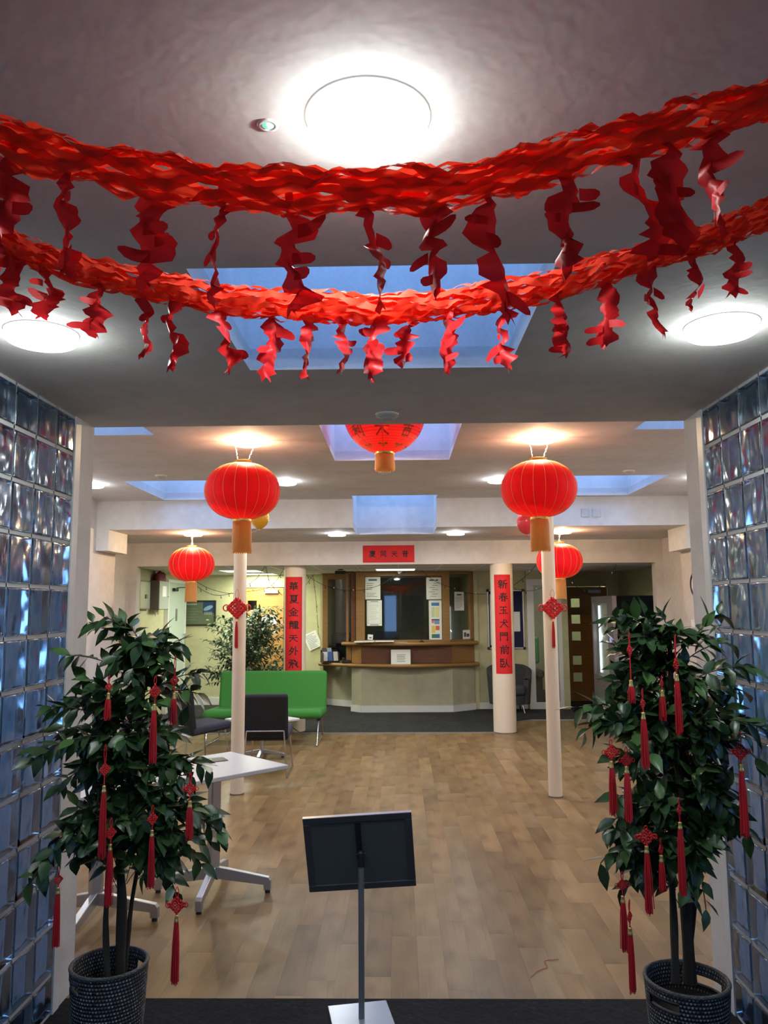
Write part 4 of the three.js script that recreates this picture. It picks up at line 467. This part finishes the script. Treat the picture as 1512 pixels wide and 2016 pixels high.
{ // vending machine, its glazed front turned to the brown door
  const t = thing('vending_machine', 'tall black vending machine with a lit glazed front', 'vending machine', [3.02, 0, -11.2]);
  part('cabinet', [bx(0.06, 0.62, 0.05, 1.8, -1.22, 0)], phy(0.006, 0.006, 0.007, { roughness: 0.9, specularIntensity: 0.3 }), t); part('plinth', bx(0.08, 0.6, 0.008, 0.05, -1.2, -0.02), M.rubber, t);
  part('door_frame', [bx(0, 0.06, 0.05, 1.8, -0.3, 0), bx(0, 0.06, 0.05, 1.8, -1.22, -1.16), bx(0, 0.06, 1.7, 1.8, -1.16, -0.3), bx(0, 0.06, 0.05, 0.62, -1.16, -0.3)], lin(0.3, 0.26, 0.29, { roughness: 0.4, metalness: 0.4 }), t);
  part('front_glass', bx(0.012, 0.02, 0.62, 1.7, -1.16, -0.3), M.glass, t);
  part('display_case', bx(0.052, 0.06, 0.62, 1.7, -1.16, -0.3), lin(0.5, 0.54, 0.54), t);
  part('light_tube', bar(V(0.035, 0.66, -0.9), V(0.035, 1.66, -0.9), 0.012), glow(new THREE.Color(0.85, 0.97, 1), 4), t);
  const l = new THREE.PointLight(new THREE.Color(0.85, 0.97, 1), 0.25); l.position.set(0.035, 1.2, -0.9); l.castShadow = true; t.add(l);
  part('keypad', bx(-0.006, 0.0, 1.12, 1.22, -0.2, -0.12), glow(new THREE.Color(0.1, 0.15, 0.9), 0.6), t); part('delivery_flap', bx(-0.008, 0, 0.25, 0.45, -1.0, -0.4), M.alu, t);
}
// doors
const paneGlass = M.glass;
{ const t = thing('door', 'brown wooden door with five square glazed openings', 'door', [2.94, 0.01, -14.03], 0, null, 'structure'), W = 0.75, H = 1.98, ys = [1.7, 1.415, 1.12, 0.7, 0.41], x0 = 0.1, x1 = 0.27, y0 = -0.085, y1 = 0.085;
  const s = new THREE.Shape([[0, 0], [W, 0], [W, H], [0, H]].map((p) => new THREE.Vector2(...p))); for (const y of ys) s.holes.push(new THREE.Path([[0.1, y - 0.085], [0.27, y - 0.085], [0.27, y + 0.085], [0.1, y + 0.085]].map((p) => new THREE.Vector2(...p))));
  part('leaf_panel', new THREE.ExtrudeGeometry(s, { depth: 0.045, bevelEnabled: false }).translate(0, 0, -0.02), M.darkDoor, t);
  for (const y of ys) { const p = part('pane', bx(x0, x1, y + y0, y + y1, 0, 0.006), paneGlass, t); part('bead', [bx(x0, x1, y + y1 - 0.008, y + y1, 0.008, 0.03), bx(x0, x1, y + y0, y + y0 + 0.008, 0.008, 0.03), bx(x0, x0 + 0.008, y + y0, y + y1, 0.008, 0.03), bx(x1 - 0.008, x1, y + y0, y + y1, 0.008, 0.03)], M.oak, p); }
  part('lock_plate', rbx(0.035, 0.16, 0.02, 0.006, 0.02, 1.14, 0.035), M.alu, t); part('door_handle', bar(V(0.02, 1.1, 0.05), V(0.09, 1.1, 0.05), 0.008), M.alu, t); part('lower_lock', cyl(0.016, 0.016, 0.02, 0.025, 0.7, 0.03, 12).rotateX(0), M.alu, t); part('door_closer', rbx(0.22, 0.06, 0.05, 0.008, 0.52, 1.9, 0.05), M.alu, t);
}
{ const t = thing('door', 'pale wooden door behind the bushy ficus', 'door', [-2.68, 0.01, -13.79], 0, null, 'structure'), W = 0.66, H = 2.0, ys = [1.7, 1.4, 1.1, 0.8];
  const s = new THREE.Shape([[0, 0], [W, 0], [W, H], [0, H]].map((p) => new THREE.Vector2(...p))); for (const y of ys) s.holes.push(new THREE.Path([[0.03, y - 0.08], [0.19, y - 0.08], [0.19, y + 0.08], [0.03, y + 0.08]].map((p) => new THREE.Vector2(...p))));
  part('leaf_panel', new THREE.ExtrudeGeometry(s, { depth: 0.045, bevelEnabled: false }).translate(0, 0, -0.02), M.paleDoor, t); for (const y of ys) part('pane', bx(0.03, 0.19, y - 0.08, y + 0.08, 0, 0.006), paneGlass, t);
  part('door_closer', rbx(0.24, 0.075, 0.05, 0.008, 0.45, 1.94, 0.05), M.gloss, t); const n = part('notice', bx(0.28, 0.54, 1.36, 1.52, 0.025, 0.028), M.paper, t); n.userData.label = 'white notice on the door';
}
{ const t = thing('door', 'white door with a black closer beside the electrical cabinets', 'door', [-3.748, 0.01, -12.6], 0, null, 'structure'); part('leaf_panel', bx(0, 0.045, 0, 2.07, -0.95, 0), lin(0.48, 0.56, 0.5, { roughness: 0.4 }), t); part('pull_handle', [bar(V(0.085, 0.98, -0.88), V(0.085, 1.23, -0.88), 0.011), bar(V(0.045, 1.0, -0.88), V(0.085, 1.0, -0.88), 0.008), bar(V(0.045, 1.21, -0.88), V(0.085, 1.21, -0.88), 0.008)], M.alu, t); part('door_closer', [rbx(0.05, 0.05, 0.2, 0.008, 0.07, 1.96, -0.3), bar(V(0.09, 1.99, -0.3), V(0.32, 2.01, -0.5), 0.008)], M.black, t); part('door_sign', bx(0.045, 0.048, 1.45, 1.65, -0.52, -0.4), M.alu, t); part('door_frame', [bx(0, 0.06, 0, 2.12, 0.002, 0.06), bx(0, 0.06, 0, 2.12, -1.01, -0.952), bx(0, 0.06, 2.072, 2.12, -0.95, 0.0)], M.gloss, t); }
{ const t = thing('window', 'white framed glazed screen behind the slim column', 'window', [2.1, 0.01, -13.0], 0, null, 'structure'); part('frame', [bx(0, 0.11, 0, 2.09, -0.03, 0.05), bx(0.5, 0.56, 0, 2.09, -0.03, 0.05), bx(0.11, 0.5, 1.99, 2.09, -0.03, 0.05), bx(0.11, 0.5, 0, 0.1, -0.03, 0.05)], M.gloss, t); part('pane', bx(0.11, 0.5, 0.1, 1.99, 0, 0.008), paneGlass, t); }
{ const t = thing('sofa', 'green seat seen through the glazed screen', 'sofa', [2.35, 0, -14.6]); part('backrest', rbx(0.5, 0.5, 0.12, 0.05, 0, 0.85, -0.2, 3), M.green, t); part('seat', rbx(0.5, 0.14, 0.5, 0.05, 0, 0.45, 0.05, 3), M.blackMatt, t); part('base', bx(-0.22, 0.22, 0.009, 0.38, -0.15, 0.25), M.black, t); }

// ------------------------------------------------------------------ reception desk
const arcShape = (pts, y, th) => slab(pts, [], y, th);
{ const F = -12.68, body = [[-0.77, -12.82], [-0.61, F], [0.845, F], [1.225, -12.97], [1.225, -13.6], [-0.77, -13.6]];
  const t = thing('reception_desk', 'reception desk with two curved wooden shelves below the window', 'desk', [0, 0, 0], 0, null);
  part('body', slab(body, [], 0.008, 0.7), M.deskPaint = plaster(0.55, 0.53, 0.36), t); part('side_body', slab([[-1.33, -13.74], [-0.775, -13.36], [-0.775, -13.75]], [], 0.008, 0.7), M.deskPaint, t);
  const sk = [[-0.775, -12.825], [-0.612, F + 0.004], [0.847, F + 0.004], [1.23, -12.966]]; for (let i = 0; i < 3; i++) { const [a, b] = [sk[i], sk[i + 1]], dx = b[0] - a[0], dz = b[1] - a[1], l = Math.hypot(dx, dz), o = part('skirting', bx(0, l, 0.008, 0.11, 0, 0.014), M.gloss, t); o.position.set(a[0], 0, a[1]); o.rotation.y = Math.atan2(-dz, dx); }
  part('skirting', (() => { const l = Math.hypot(0.555, 0.38), g = bx(0, l, 0.008, 0.11, 0.001, 0.014); g.rotateY(Math.atan2(-0.38, 0.555)); return g.translate(-1.33, 0, -13.74); })(), M.gloss, t);
  part('panel', bx(-0.6, 0.84, 0.77, 1.05, F - 0.04, F), M.brown, t); part('panel', slab([[-0.765, -12.815], [-0.605, F], [-0.605, F - 0.04], [-0.765, -12.86]], [], 0.77, 0.28), M.oak, t); part('panel', slab([[0.842, F], [1.222, -12.965], [1.222, -13.0], [0.842, F - 0.04]], [], 0.77, 0.28), M.oak, t);
  const arc = (x0, x1, z0, zm, z1, back) => { const p = []; for (let k = 0; k <= 20; k++) { const f = k / 20, x = x0 + (x1 - x0) * f, z = z0 * (1 - f) * (1 - f) + 2 * zm * f * (1 - f) + z1 * f * f; p.push([x, z]); } return [...p, [x1, back], [x0, back]]; };
  const edge = (pts) => tube(pts.slice(0, 21).map(([x, z]) => V(x, 0, z)), 0.028, 60, 10);
  const up = arc(-0.92, 1.27, -12.78, -12.2, -12.8, -12.99); part('upper_shelf', [slab(up, [], 1.05, 0.055), edge(up).translate(0, 1.078, 0)], M.oak, t);
  const lo = arc(-1.32, 1.285, -13.1, -12.0, -12.86, -13.42); part('lower_shelf', [slab(lo, [], 0.708, 0.058), edge(lo).translate(0, 0.737, 0)], M.oak, t);
}
{ const t = thing('window', 'wood framed reception window with notices stuck on the glass', 'window', [0, 0, 0], 0, null, 'structure'), F = -12.7, y0 = 1.107, y1 = 2.235;
  part('frame', [bx(-0.69, -0.55, y0, y1, F - 0.06, F), bx(0.7, 0.82, y0, y1, F - 0.06, F), bx(-0.55, 0.7, 2.16, y1, F - 0.06, F), bx(-0.55, 0.7, y0, y0 + 0.03, F - 0.06, F), bx(-0.86, -0.82, 0.766, y1, -12.92, -12.86), bx(-0.82, -0.775, 0.766, 1.05, -12.95, -12.86)], M.oak, t);
  part('pane', bx(-0.55, 0.7, y0 + 0.03, 2.16, F - 0.035, F - 0.027), M.glass, t);
  const ang = Math.atan2(0.285, 0.405), side = (o) => { o.position.set(0.82, 0, F); o.rotation.y = ang; }; side(part('frame', [bx(0, 0.49, 2.19, y1, -0.06, 0), bx(0, 0.49, y0, y0 + 0.03, -0.06, 0), bx(0.43, 0.49, y0, y1, -0.06, 0)], M.oak, t)); side(part('pane', bx(0.0, 0.43, y0 + 0.03, 2.19, -0.035, -0.027), M.glass, t));
  part('corner_post', [bx(-0.775, -0.7, y0, y1, -12.95, -12.78)], M.brown, t);
  part('frame', [bx(-1.3, -1.21, 0.766, y1, -13.5, -13.42), bx(-1.21, -0.8, 2.14, y1, -13.5, -13.42)], M.oak, t); part('pane', bx(-1.21, -0.8, 0.766, 2.14, -13.46, -13.452), M.glass, t); part('side_pane', bx(-0.805, -0.797, 0.766, 2.2, -13.45, -12.95), M.glass, t);
}
struct('wall_back', [bx(-1.34, -1.29, 0, ALC, -13.75, -13.44), bx(1.23, 1.3, 0, ALC, -15.9, -13.0)].map(metreUV), M.yellow, 'pale yellow wall ends beside the reception window', 'wall');
const textLines = (c, x, y, w, n, step, col = '#777') => { c.fillStyle = col; for (let i = 0; i < n; i++) c.fillRect(x, y + i * step, w * rr(0.6, 1), Math.max(2, step * 0.25)); };
function notice(x0, y0, x1, y1, z, draw, label, tilt = 0) { // sheet of paper on a vertical plane
  const o = single('notice', new THREE.BoxGeometry(x1 - x0, y1 - y0, 0.002), new THREE.MeshStandardMaterial({ map: canvas(160, Math.round(160 * (y1 - y0) / (x1 - x0)), (c, w, h) => { c.fillStyle = '#e9ebe6'; c.fillRect(0, 0, w, h); draw(c, w, h); }), roughness: 0.7 }), label, 'notice'); o.position.set((x0 + x1) / 2, (y0 + y1) / 2, z); o.rotation.z = tilt; return o;
}
const G = -12.724;
notice(-0.541, 1.786, -0.295, 2.148, G, (c, w, h) => { c.fillStyle = '#3d5f86'; c.fillRect(w * 0.22, h * 0.1, w * 0.55, h * 0.07); textLines(c, 14, h * 0.28, w * 0.5, 4, h * 0.09); textLines(c, 14, h * 0.72, w * 0.8, 3, h * 0.07); }, 'white notice with a blue heading above the plain poster');
notice(-0.517, 1.363, -0.274, 1.771, G, (c, w, h) => { c.strokeStyle = '#b9bbb2'; c.lineWidth = 4; c.strokeRect(12, 22, w - 24, h - 46); c.fillStyle = '#666'; c.fillRect(w * 0.25, 8, w * 0.5, 6); textLines(c, 22, 40, w - 44, 12, h * 0.055, '#c3c5bc'); c.fillStyle = '#444'; c.fillRect(w * 0.22, h - 14, w * 0.55, 6); }, 'plain pale poster with a thin border on the reception glass');
notice(0.448, 1.779, 0.69, 2.133, G, (c, w, h) => { c.fillStyle = '#333'; c.fillRect(w * 0.2, h * 0.1, w * 0.6, h * 0.05); for (let i = 0; i < 7; i++) { c.fillStyle = '#666'; c.fillRect(w * rr(0.15, 0.5), h * (0.25 + i * 0.1), w * 0.4, 4); } }, 'white notice with a black heading above the tall colourful chart');
notice(0.484, 1.138, 0.69, 1.764, G, (c, w, h) => { c.fillStyle = '#4f7fbf'; c.fillRect(w * 0.2, h * 0.06, w * 0.62, h * 0.08); c.fillStyle = '#cdd7a8'; c.fillRect(w * 0.2, h * 0.17, w * 0.26, h * 0.26); c.fillStyle = '#e6dfa0'; c.fillRect(w * 0.5, h * 0.17, w * 0.3, h * 0.26); c.fillStyle = '#3f4c73'; c.fillRect(w * 0.2, h * 0.48, w * 0.62, h * 0.03); c.fillStyle = '#d88a5a'; c.fillRect(w * 0.2, h * 0.51, w * 0.2, h * 0.07); c.fillStyle = '#7f9fc0'; c.fillRect(w * 0.42, h * 0.51, w * 0.4, h * 0.1); c.fillStyle = '#e3cf5f'; c.fillRect(w * 0.2, h * 0.65, w * 0.3, h * 0.18); c.fillStyle = '#e0685a'; c.fillRect(w * 0.52, h * 0.65, w * 0.3, h * 0.11); c.fillStyle = '#3f7f6a'; c.fillRect(w * 0.2, h * 0.86, w * 0.36, h * 0.1); c.fillStyle = '#3f6fae'; c.fillRect(w * 0.56, h * 0.86, w * 0.26, h * 0.1); }, 'tall narrow colourful chart on the reception glass');
{ const a = Math.atan2(0.285, 0.405), put = (o, u) => { o.position.x = 0.82 + Math.cos(a) * u; o.position.z = -12.7 - Math.sin(a) * u + 0.004 - 0.02; o.rotation.y = a; };
  put(notice(0, 1.597, 0.2, 1.9, 0, (c, w, h) => { c.fillStyle = '#444'; c.fillRect(w * 0.25, h * 0.12, w * 0.5, h * 0.07); textLines(c, 20, h * 0.28, w * 0.75, 9, h * 0.07, '#999'); }, 'white sheet on the angled reception side pane'), 0.2); put(notice(0, 1.135, 0.15, 1.281, 0, (c, w, h) => { c.fillStyle = '#555'; c.fillRect(w * 0.15, h * 0.25, w * 0.3, h * 0.5); c.fillRect(w * 0.5, h * 0.4, w * 0.4, h * 0.35); }, 'small square sticker on the angled reception side pane'), 0.34); }
notice(-0.504, 1.14, -0.42, 1.225, G, (c, w, h) => { c.fillStyle = '#444'; c.fillRect(w * 0.3, h * 0.5, w * 0.45, h * 0.2); }, 'small white sticker at the bottom corner of the reception glass', -0.08);
{ const o = notice(-0.13, 0.772, 0.178, 1.0, -12.52, (c, w, h) => { c.fillStyle = '#666'; for (let i = 0; i < 5; i++) c.fillRect(w * 0.3, h * (0.35 + i * 0.11), w * rr(0.3, 0.45), 4); }, 'white sheet propped on the lower desk shelf'); o.rotation.x = -0.15; o.position.y = 0.88; }
{ const a = P(606, 1258, -13.4), o = notice(-1.62, 0.95, -1.38, 1.24, -13.72, (c, w, h) => { textLines(c, 18, 24, w - 40, 10, h * 0.085, '#556'); }, 'white typed sheet pinned askew beside the leaflet rack', 0.42); }
// things on the desk
{ const t = thing('leaflet_rack', 'dark leaflet rack with brochures on the end of the desk', 'leaflet rack', [-1.13, 0.767, -13.0], 0.35); part('holder', [bx(-0.14, 0.14, 0, 0.02, -0.1, 0.08), bx(-0.14, 0.14, 0.02, 0.2, -0.1, -0.085), bx(-0.14, -0.13, 0.02, 0.16, -0.1, 0.06), bx(0.13, 0.14, 0.02, 0.16, -0.1, 0.06)], M.black, t); const cs = ['#c9ccd2', '#2a4f9e', '#d8d2cb', '#31353c', '#8fa0b2']; cs.forEach((c, i) => part('brochure', rbx(0.075, 0.15, 0.008, 0.001, 0, 0, 0).rotateX(-0.25).translate(-0.09 + (i % 3) * 0.088, 0.1 + (i > 2 ? 0.06 : 0), i > 2 ? -0.05 : 0.02), std(c, { roughness: 0.4 }), t)); }
single('sign_in_book', [rbx(0.32, 0.02, 0.21, 0.004, -0.17, 0, 0).rotateZ(0.02), rbx(0.3, 0.016, 0.21, 0.004, 0.15, 0, 0)], M.paper, 'open white book on the upper desk shelf', 'book').position.set(-0.38, 1.122, -12.56);
{ const t = thing('pen_holder', 'small black pen on a cone base on the upper shelf', 'pen', [0.36, 1.106, -12.56]); part('base', lathe([[0.0001, 0.03], [0.012, 0.028], [0.045, 0.002], [0.045, 0], [0.0001, 0]], 20), M.black, t); part('pen', bar(V(0, 0.02, 0), V(0.002, 0.15, 0), 0.004), M.black, t); }
single('paper_strip', rbx(0.22, 0.002, 0.08, 0.0005), M.paper, 'thin white paper strip lying on the upper shelf', 'paper').position.set(0.02, 1.108, -12.52);
{ const t = thing('telephone', 'black desk telephone on the lower shelf by the side window', 'telephone', [-0.86, 0.767, -12.86], 0.1); part('base', rbx(0.14, 0.05, 0.14, 0.012, 0, 0.025, 0), M.black, t); part('handset', [rbx(0.045, 0.035, 0.14, 0.012, -0.04, 0.068, 0)], M.black, t); part('dial_plate', cyl(0.02, 0.02, 0.004, 0.03, 0.052, 0.01, 16), M.greyPaint, t); }
// booth interior behind the glass
{ const t = thing('office_desk', 'dark desk inside the reception booth', 'desk', [0.2, 0, -14.3]); part('desk_top', rbx(1.5, 0.03, 0.5, 0.006, 0, 0.78, 0), M.greyPaint, t); for (const s of [-1, 1]) part('panel_leg', bx(s * 0.7 - 0.015, s * 0.7 + 0.015, 0.009, 0.765, -0.22, 0.22), M.greyPaint, t); }
{ const t = thing('monitor', 'computer monitor on the booth desk', 'monitor', [-0.25, 0.795, -14.3], 3.3); part('screen', rbx(0.5, 0.3, 0.03, 0.006, 0, 0.28, 0), M.black, t); part('neck', rbx(0.05, 0.16, 0.03, 0.006, 0, 0.09, -0.02), M.alu, t); part('foot', rbx(0.2, 0.012, 0.16, 0.004, 0, 0.006, 0), M.black, t); }
{ const t = thing('office_chair', 'black office chair inside the reception booth', 'chair', [-0.95, 0, -14.25], 0.5); part('backrest', rbx(0.42, 0.5, 0.06, 0.03, 0, 0.95, -0.2, 3), M.blackMatt, t); part('seat', rbx(0.46, 0.08, 0.44, 0.035, 0, 0.5, 0, 3), M.blackMatt, t); part('post', cyl(0.025, 0.025, 0.4, 0, 0.27, 0), M.black, t); part('back_stem', bar(V(0, 0.46, -0.15), V(0, 0.8, -0.23), 0.015), M.black, t); for (let k = 0; k < 5; k++) { const a = k * 1.2566; part('base_arm', [bar(V(0, 0.09, 0), V(Math.sin(a) * 0.26, 0.06, Math.cos(a) * 0.26), 0.014), new THREE.SphereGeometry(0.026, 10, 8).translate(Math.sin(a) * 0.26, 0.035, Math.cos(a) * 0.26)], M.black, t); } }

// ------------------------------------------------------------------ wall things
function noticeboard(x0, x1, y0, y1, z, label) { const t = thing('noticeboard', label, 'noticeboard', [(x0 + x1) / 2, (y0 + y1) / 2, z]), w = x1 - x0, h = y1 - y0; part('felt', bx(-w / 2, w / 2, -h / 2, h / 2, 0, 0.012), lin(0.012, 0.016, 0.06, { roughness: 0.95 }), t); part('frame', [rbx(w + 0.04, 0.03, 0.03, 0.01, 0, h / 2, 0.012), rbx(w + 0.04, 0.03, 0.03, 0.01, 0, -h / 2, 0.012), rbx(0.03, h, 0.03, 0.01, -w / 2, 0, 0.012), rbx(0.03, h, 0.03, 0.01, w / 2, 0, 0.012)], M.alu, t); for (const [a, b] of [[-1, -1], [1, -1], [-1, 1], [1, 1]]) part('corner_cap', rbx(0.045, 0.045, 0.036, 0.012, a * w / 2, b * h / 2, 0.013), M.black, t); part('sheet', bx(w / 2 - 0.2, w / 2 - 0.06, -0.2, 0.12, 0.012, 0.014), M.paper, t); part('sheet', bx(-w / 2 + 0.03, -w / 2 + 0.1, -h / 2 + 0.05, h / 2 - 0.06, 0.012, 0.014), M.paper, t); }
noticeboard(1.47, 2.05, 0.98, 1.92, -13.028, 'framed dark blue noticeboard behind the thick column');
{ const t = thing('picture', 'black framed picture on the yellow wall', 'picture', [-3.48, 1.58, -13.748]); const w = 0.56, h = 0.44; part('frame', [bx(-w / 2, w / 2, h / 2 - 0.025, h / 2, 0, 0.022), bx(-w / 2, w / 2, -h / 2, -h / 2 + 0.025, 0, 0.022), bx(-w / 2, -w / 2 + 0.025, -h / 2 + 0.025, h / 2 - 0.025, 0, 0.022), bx(w / 2 - 0.025, w / 2, -h / 2 + 0.025, h / 2 - 0.025, 0, 0.022)], M.black, t); part('print', new THREE.BoxGeometry(w - 0.05, h - 0.05, 0.006).translate(0, 0, 0.006), new THREE.MeshStandardMaterial({ map: canvas(256, 200, (c, W, H) => { c.fillStyle = '#5c6650'; c.fillRect(0, 0, W, H); c.fillStyle = '#2b3f63'; c.fillRect(W * 0.6, 0, W * 0.4, H * 0.5); c.fillStyle = '#7fa0b8'; c.beginPath(); c.ellipse(W * 0.78, H * 0.28, 44, 18, -0.4, 0, 7); c.fill(); textLines(c, 12, 60, 130, 5, 24, '#6d7864'); c.fillStyle = '#b0b8a8'; for (let i = 0; i < 6; i++) c.fillRect(W * 0.66 + i * 12, H * 0.45, 4, 26); c.fillStyle = '#9aa390'; c.fillRect(10, 16, 90, 10); }), roughness: 0.25 }), t); }
{ const t = thing('electrical_cabinet', 'grey electrical cabinet on the yellow wall beside the white door', 'cabinet', [-3.75, 1.645, -12.25]); part('body', rbx(0.15, 0.44, 0.5, 0.006, 0.075, 0.22, 0.25), lin(0.13, 0.12, 0.1, { roughness: 0.5 }), t); part('door_panel', bx(0.15, 0.156, 0.01, 0.43, 0.01, 0.49), lin(0.36, 0.39, 0.34), t); part('label_plate', bx(0.156, 0.158, 0.2, 0.36, 0.15, 0.35), M.paper, t); part('lock', cyl(0.01, 0.01, 0.01, 0.16, 0.2, 0.06, 10), M.black, t); part('conduit', bar(V(0.05, 0, 0.3), V(0.05, -0.1, 0.3), 0.012), M.gloss, t); }
{ const t = thing('panel_box', 'small pale wall unit beside the electrical cabinet', 'wall unit', [-3.75, 1.65, -11.68]); part('body', rbx(0.05, 0.42, 0.5, 0.006, 0.025, 0.21, 0.28), lin(0.14, 0.13, 0.11), t); part('cover', bx(0.05, 0.056, 0.02, 0.4, 0.06, 0.5), lin(0.3, 0.33, 0.27, { roughness: 0.25 }), t); part('button', bx(0.056, 0.066, 0.16, 0.22, 0.2, 0.28), M.black, t); }
{ const t = thing('bag', 'dark red bag lying on top of the electrical cabinet', 'bag', [-3.67, 2.086, -11.98]); part('body', sheet(20, 10, (u, v) => { const a = u * 2 * Math.PI, ph = v * Math.PI / 2, k = 1 + 0.12 * Math.sin(a * 3 + v * 4); return V(Math.sin(a) * 0.085 * k * Math.cos(ph), 0.145 * Math.sin(ph) * (1 + 0.08 * Math.sin(a * 2)), Math.cos(a) * 0.17 * k * Math.cos(ph)); }), phy(0.18, 0.012, 0.03, { roughness: 0.7 }), t); part('strap', tube([V(0.04, 0.13, -0.05), V(0.09, 0.09, 0), V(0.088, 0.03, 0.06)], 0.007, 12, 5), phy(0.12, 0.01, 0.02), t); }
for (const [px, who] of [[1152, 'nearer the red balloon lantern'], [1174, 'nearer the clock wall']]) { const p = P(px, 1010, -8.718), t = thing('wall_plate', 'square white blank plate on the bulkhead, ' + who, 'wall plate', [p.x, p.y, -8.72], 0, 'blank plates'); part('plate', rbx(0.092, 0.092, 0.012, 0.004, 0, 0, 0.006), lin(0.46, 0.46, 0.46, { roughness: 0.4 }), t); for (const s of [-1, 1]) part('screw', cyl(0.004, 0.004, 0.003, 0, 0, 0, 8).rotateX(Math.PI / 2).translate(s * 0.03, 0, 0.0125), M.alu, t); }
{ const t = thing('wall_clock', 'round dark rimmed clock on the hall side wall', 'clock', [3.35, 1.893, -8.9]); part('rim', new THREE.TorusGeometry(0.125, 0.013, 8, 36).rotateY(Math.PI / 2).translate(-0.014, 0, 0), M.black, t); part('dial', cyl(0.122, 0.122, 0.012, 0, 0, 0, 32).rotateZ(Math.PI / 2).translate(-0.007, 0, 0), M.paper, t); part('hour_hand', bx(-0.016, -0.014, 0, 0.06, -0.003, 0.003), M.black, t); part('minute_hand', bx(-0.016, -0.014, -0.002, 0.002, 0, 0.09), M.black, t); }
{ const t = thing('ceiling_speaker', 'black bracketed device under the recess ceiling', 'speaker', [-0.88, ALC, -11.9]); part('plate', cyl(0.04, 0.04, 0.012, 0, -0.008, 0, 16), M.black, t); part('body', rbx(0.17, 0.05, 0.12, 0.02, 0, -0.05, 0), M.black, t); part('arm', [bar(V(0.08, -0.045, 0), V(0.2, -0.045, 0.02), 0.008), bar(V(0.09, -0.04, 0), V(0.07, -0.075, 0), 0.006)], M.black, t); }
{ const t = thing('motion_sensor', 'small white sensor under the recess ceiling', 'sensor', [0.02, ALC, -12.52]); part('base', cyl(0.045, 0.05, 0.02, 0, -0.012, 0, 16), M.gloss, t); part('lens', lathe([[0.0001, -0.06], [0.025, -0.05], [0.035, -0.022]], 16), M.gloss, t); }
{ const p = P(1362, 1228, -9.2), t = thing('light_switch', 'pale switch plate below the clock', 'switch', [3.35, 1.45, -9.05], 0); part('plate', rbx(0.012, 0.09, 0.09, 0.003, -0.006, 0, 0), M.gloss, t); part('rocker', bx(-0.016, -0.012, -0.02, 0.02, -0.012, 0.012), M.paper, t); }
// string lights looped along the recess
function stringLights(runs, z, label) { const t = thing('string_lights', label, 'string lights', [0, 0, 0], 0, 'dark wired string lights'); for (const r of runs) { const q = r.map(([a, b]) => P(a, b, z)), c = new THREE.CatmullRomCurve3(q), n = Math.max(2, Math.round(c.getLength() / 0.16)); part('wire', new THREE.TubeGeometry(c, 30, 0.0035, 5), M.black, t); for (let k = 1; k < n; k++) { const p = c.getPointAt(k / n), s = k % 2 ? 1 : -0.4; part('bulb', [bar(p, p.clone().add(V(0.006 * s, -0.03 * s, 0)), 0.004, 6), new THREE.SphereGeometry(0.008, 8, 6).translate(p.x + 0.008 * s, p.y - 0.036 * s, p.z)], k % 2 ? M.black : M.gloss, t); } } }
stringLights([[[352, 1112.5], [375, 1136], [400, 1153], [425, 1163], [462, 1168], [484, 1154], [505, 1139], [523, 1114]], [[352, 1113], [372, 1140], [396, 1160], [425, 1172], [470, 1166], [508, 1162], [535, 1153], [563, 1114]], [[523, 1114], [533, 1150], [556, 1172]]], -11.0, 'dark string lights looped in front of the framed picture and pale door');
stringLights([[[590, 1124], [640, 1153], [690, 1163], [730, 1158], [752, 1150]], [[598, 1158], [618, 1130]], [[616, 1132], [622, 1180], [627, 1250]]], -12.45, 'dark string lights looped over the reception side window');
stringLights([[[752, 1150], [790, 1128], [824, 1122.5]], [[824, 1117], [850, 1140], [890, 1158], [925, 1168], [958, 1170]]], -12.45, 'dark string lights looped over the reception notices');
stringLights([[[1012, 1152], [1040, 1130], [1056, 1111]], [[1012, 1160], [1045, 1163], [1078, 1153]], [[1078, 1153], [1100, 1110], [1115, 1135], [1137, 1156], [1174, 1160]], [[1174, 1160], [1200, 1138], [1214, 1109]]], -11.0, 'dark string lights looped above the glazed screen and brown door');
single('loose_thread', tube([PY(1045, 1925, 0), PY(1060, 1912, 0), PY(1078, 1905, 0), PY(1072, 1893, 0), PY(1100, 1890, 0)].map((p) => p.setY(0.003)), 0.0014, 30, 4), M.cord, 'loose red thread lying on the plank floor', 'thread');

renderer.render(scene, camera);
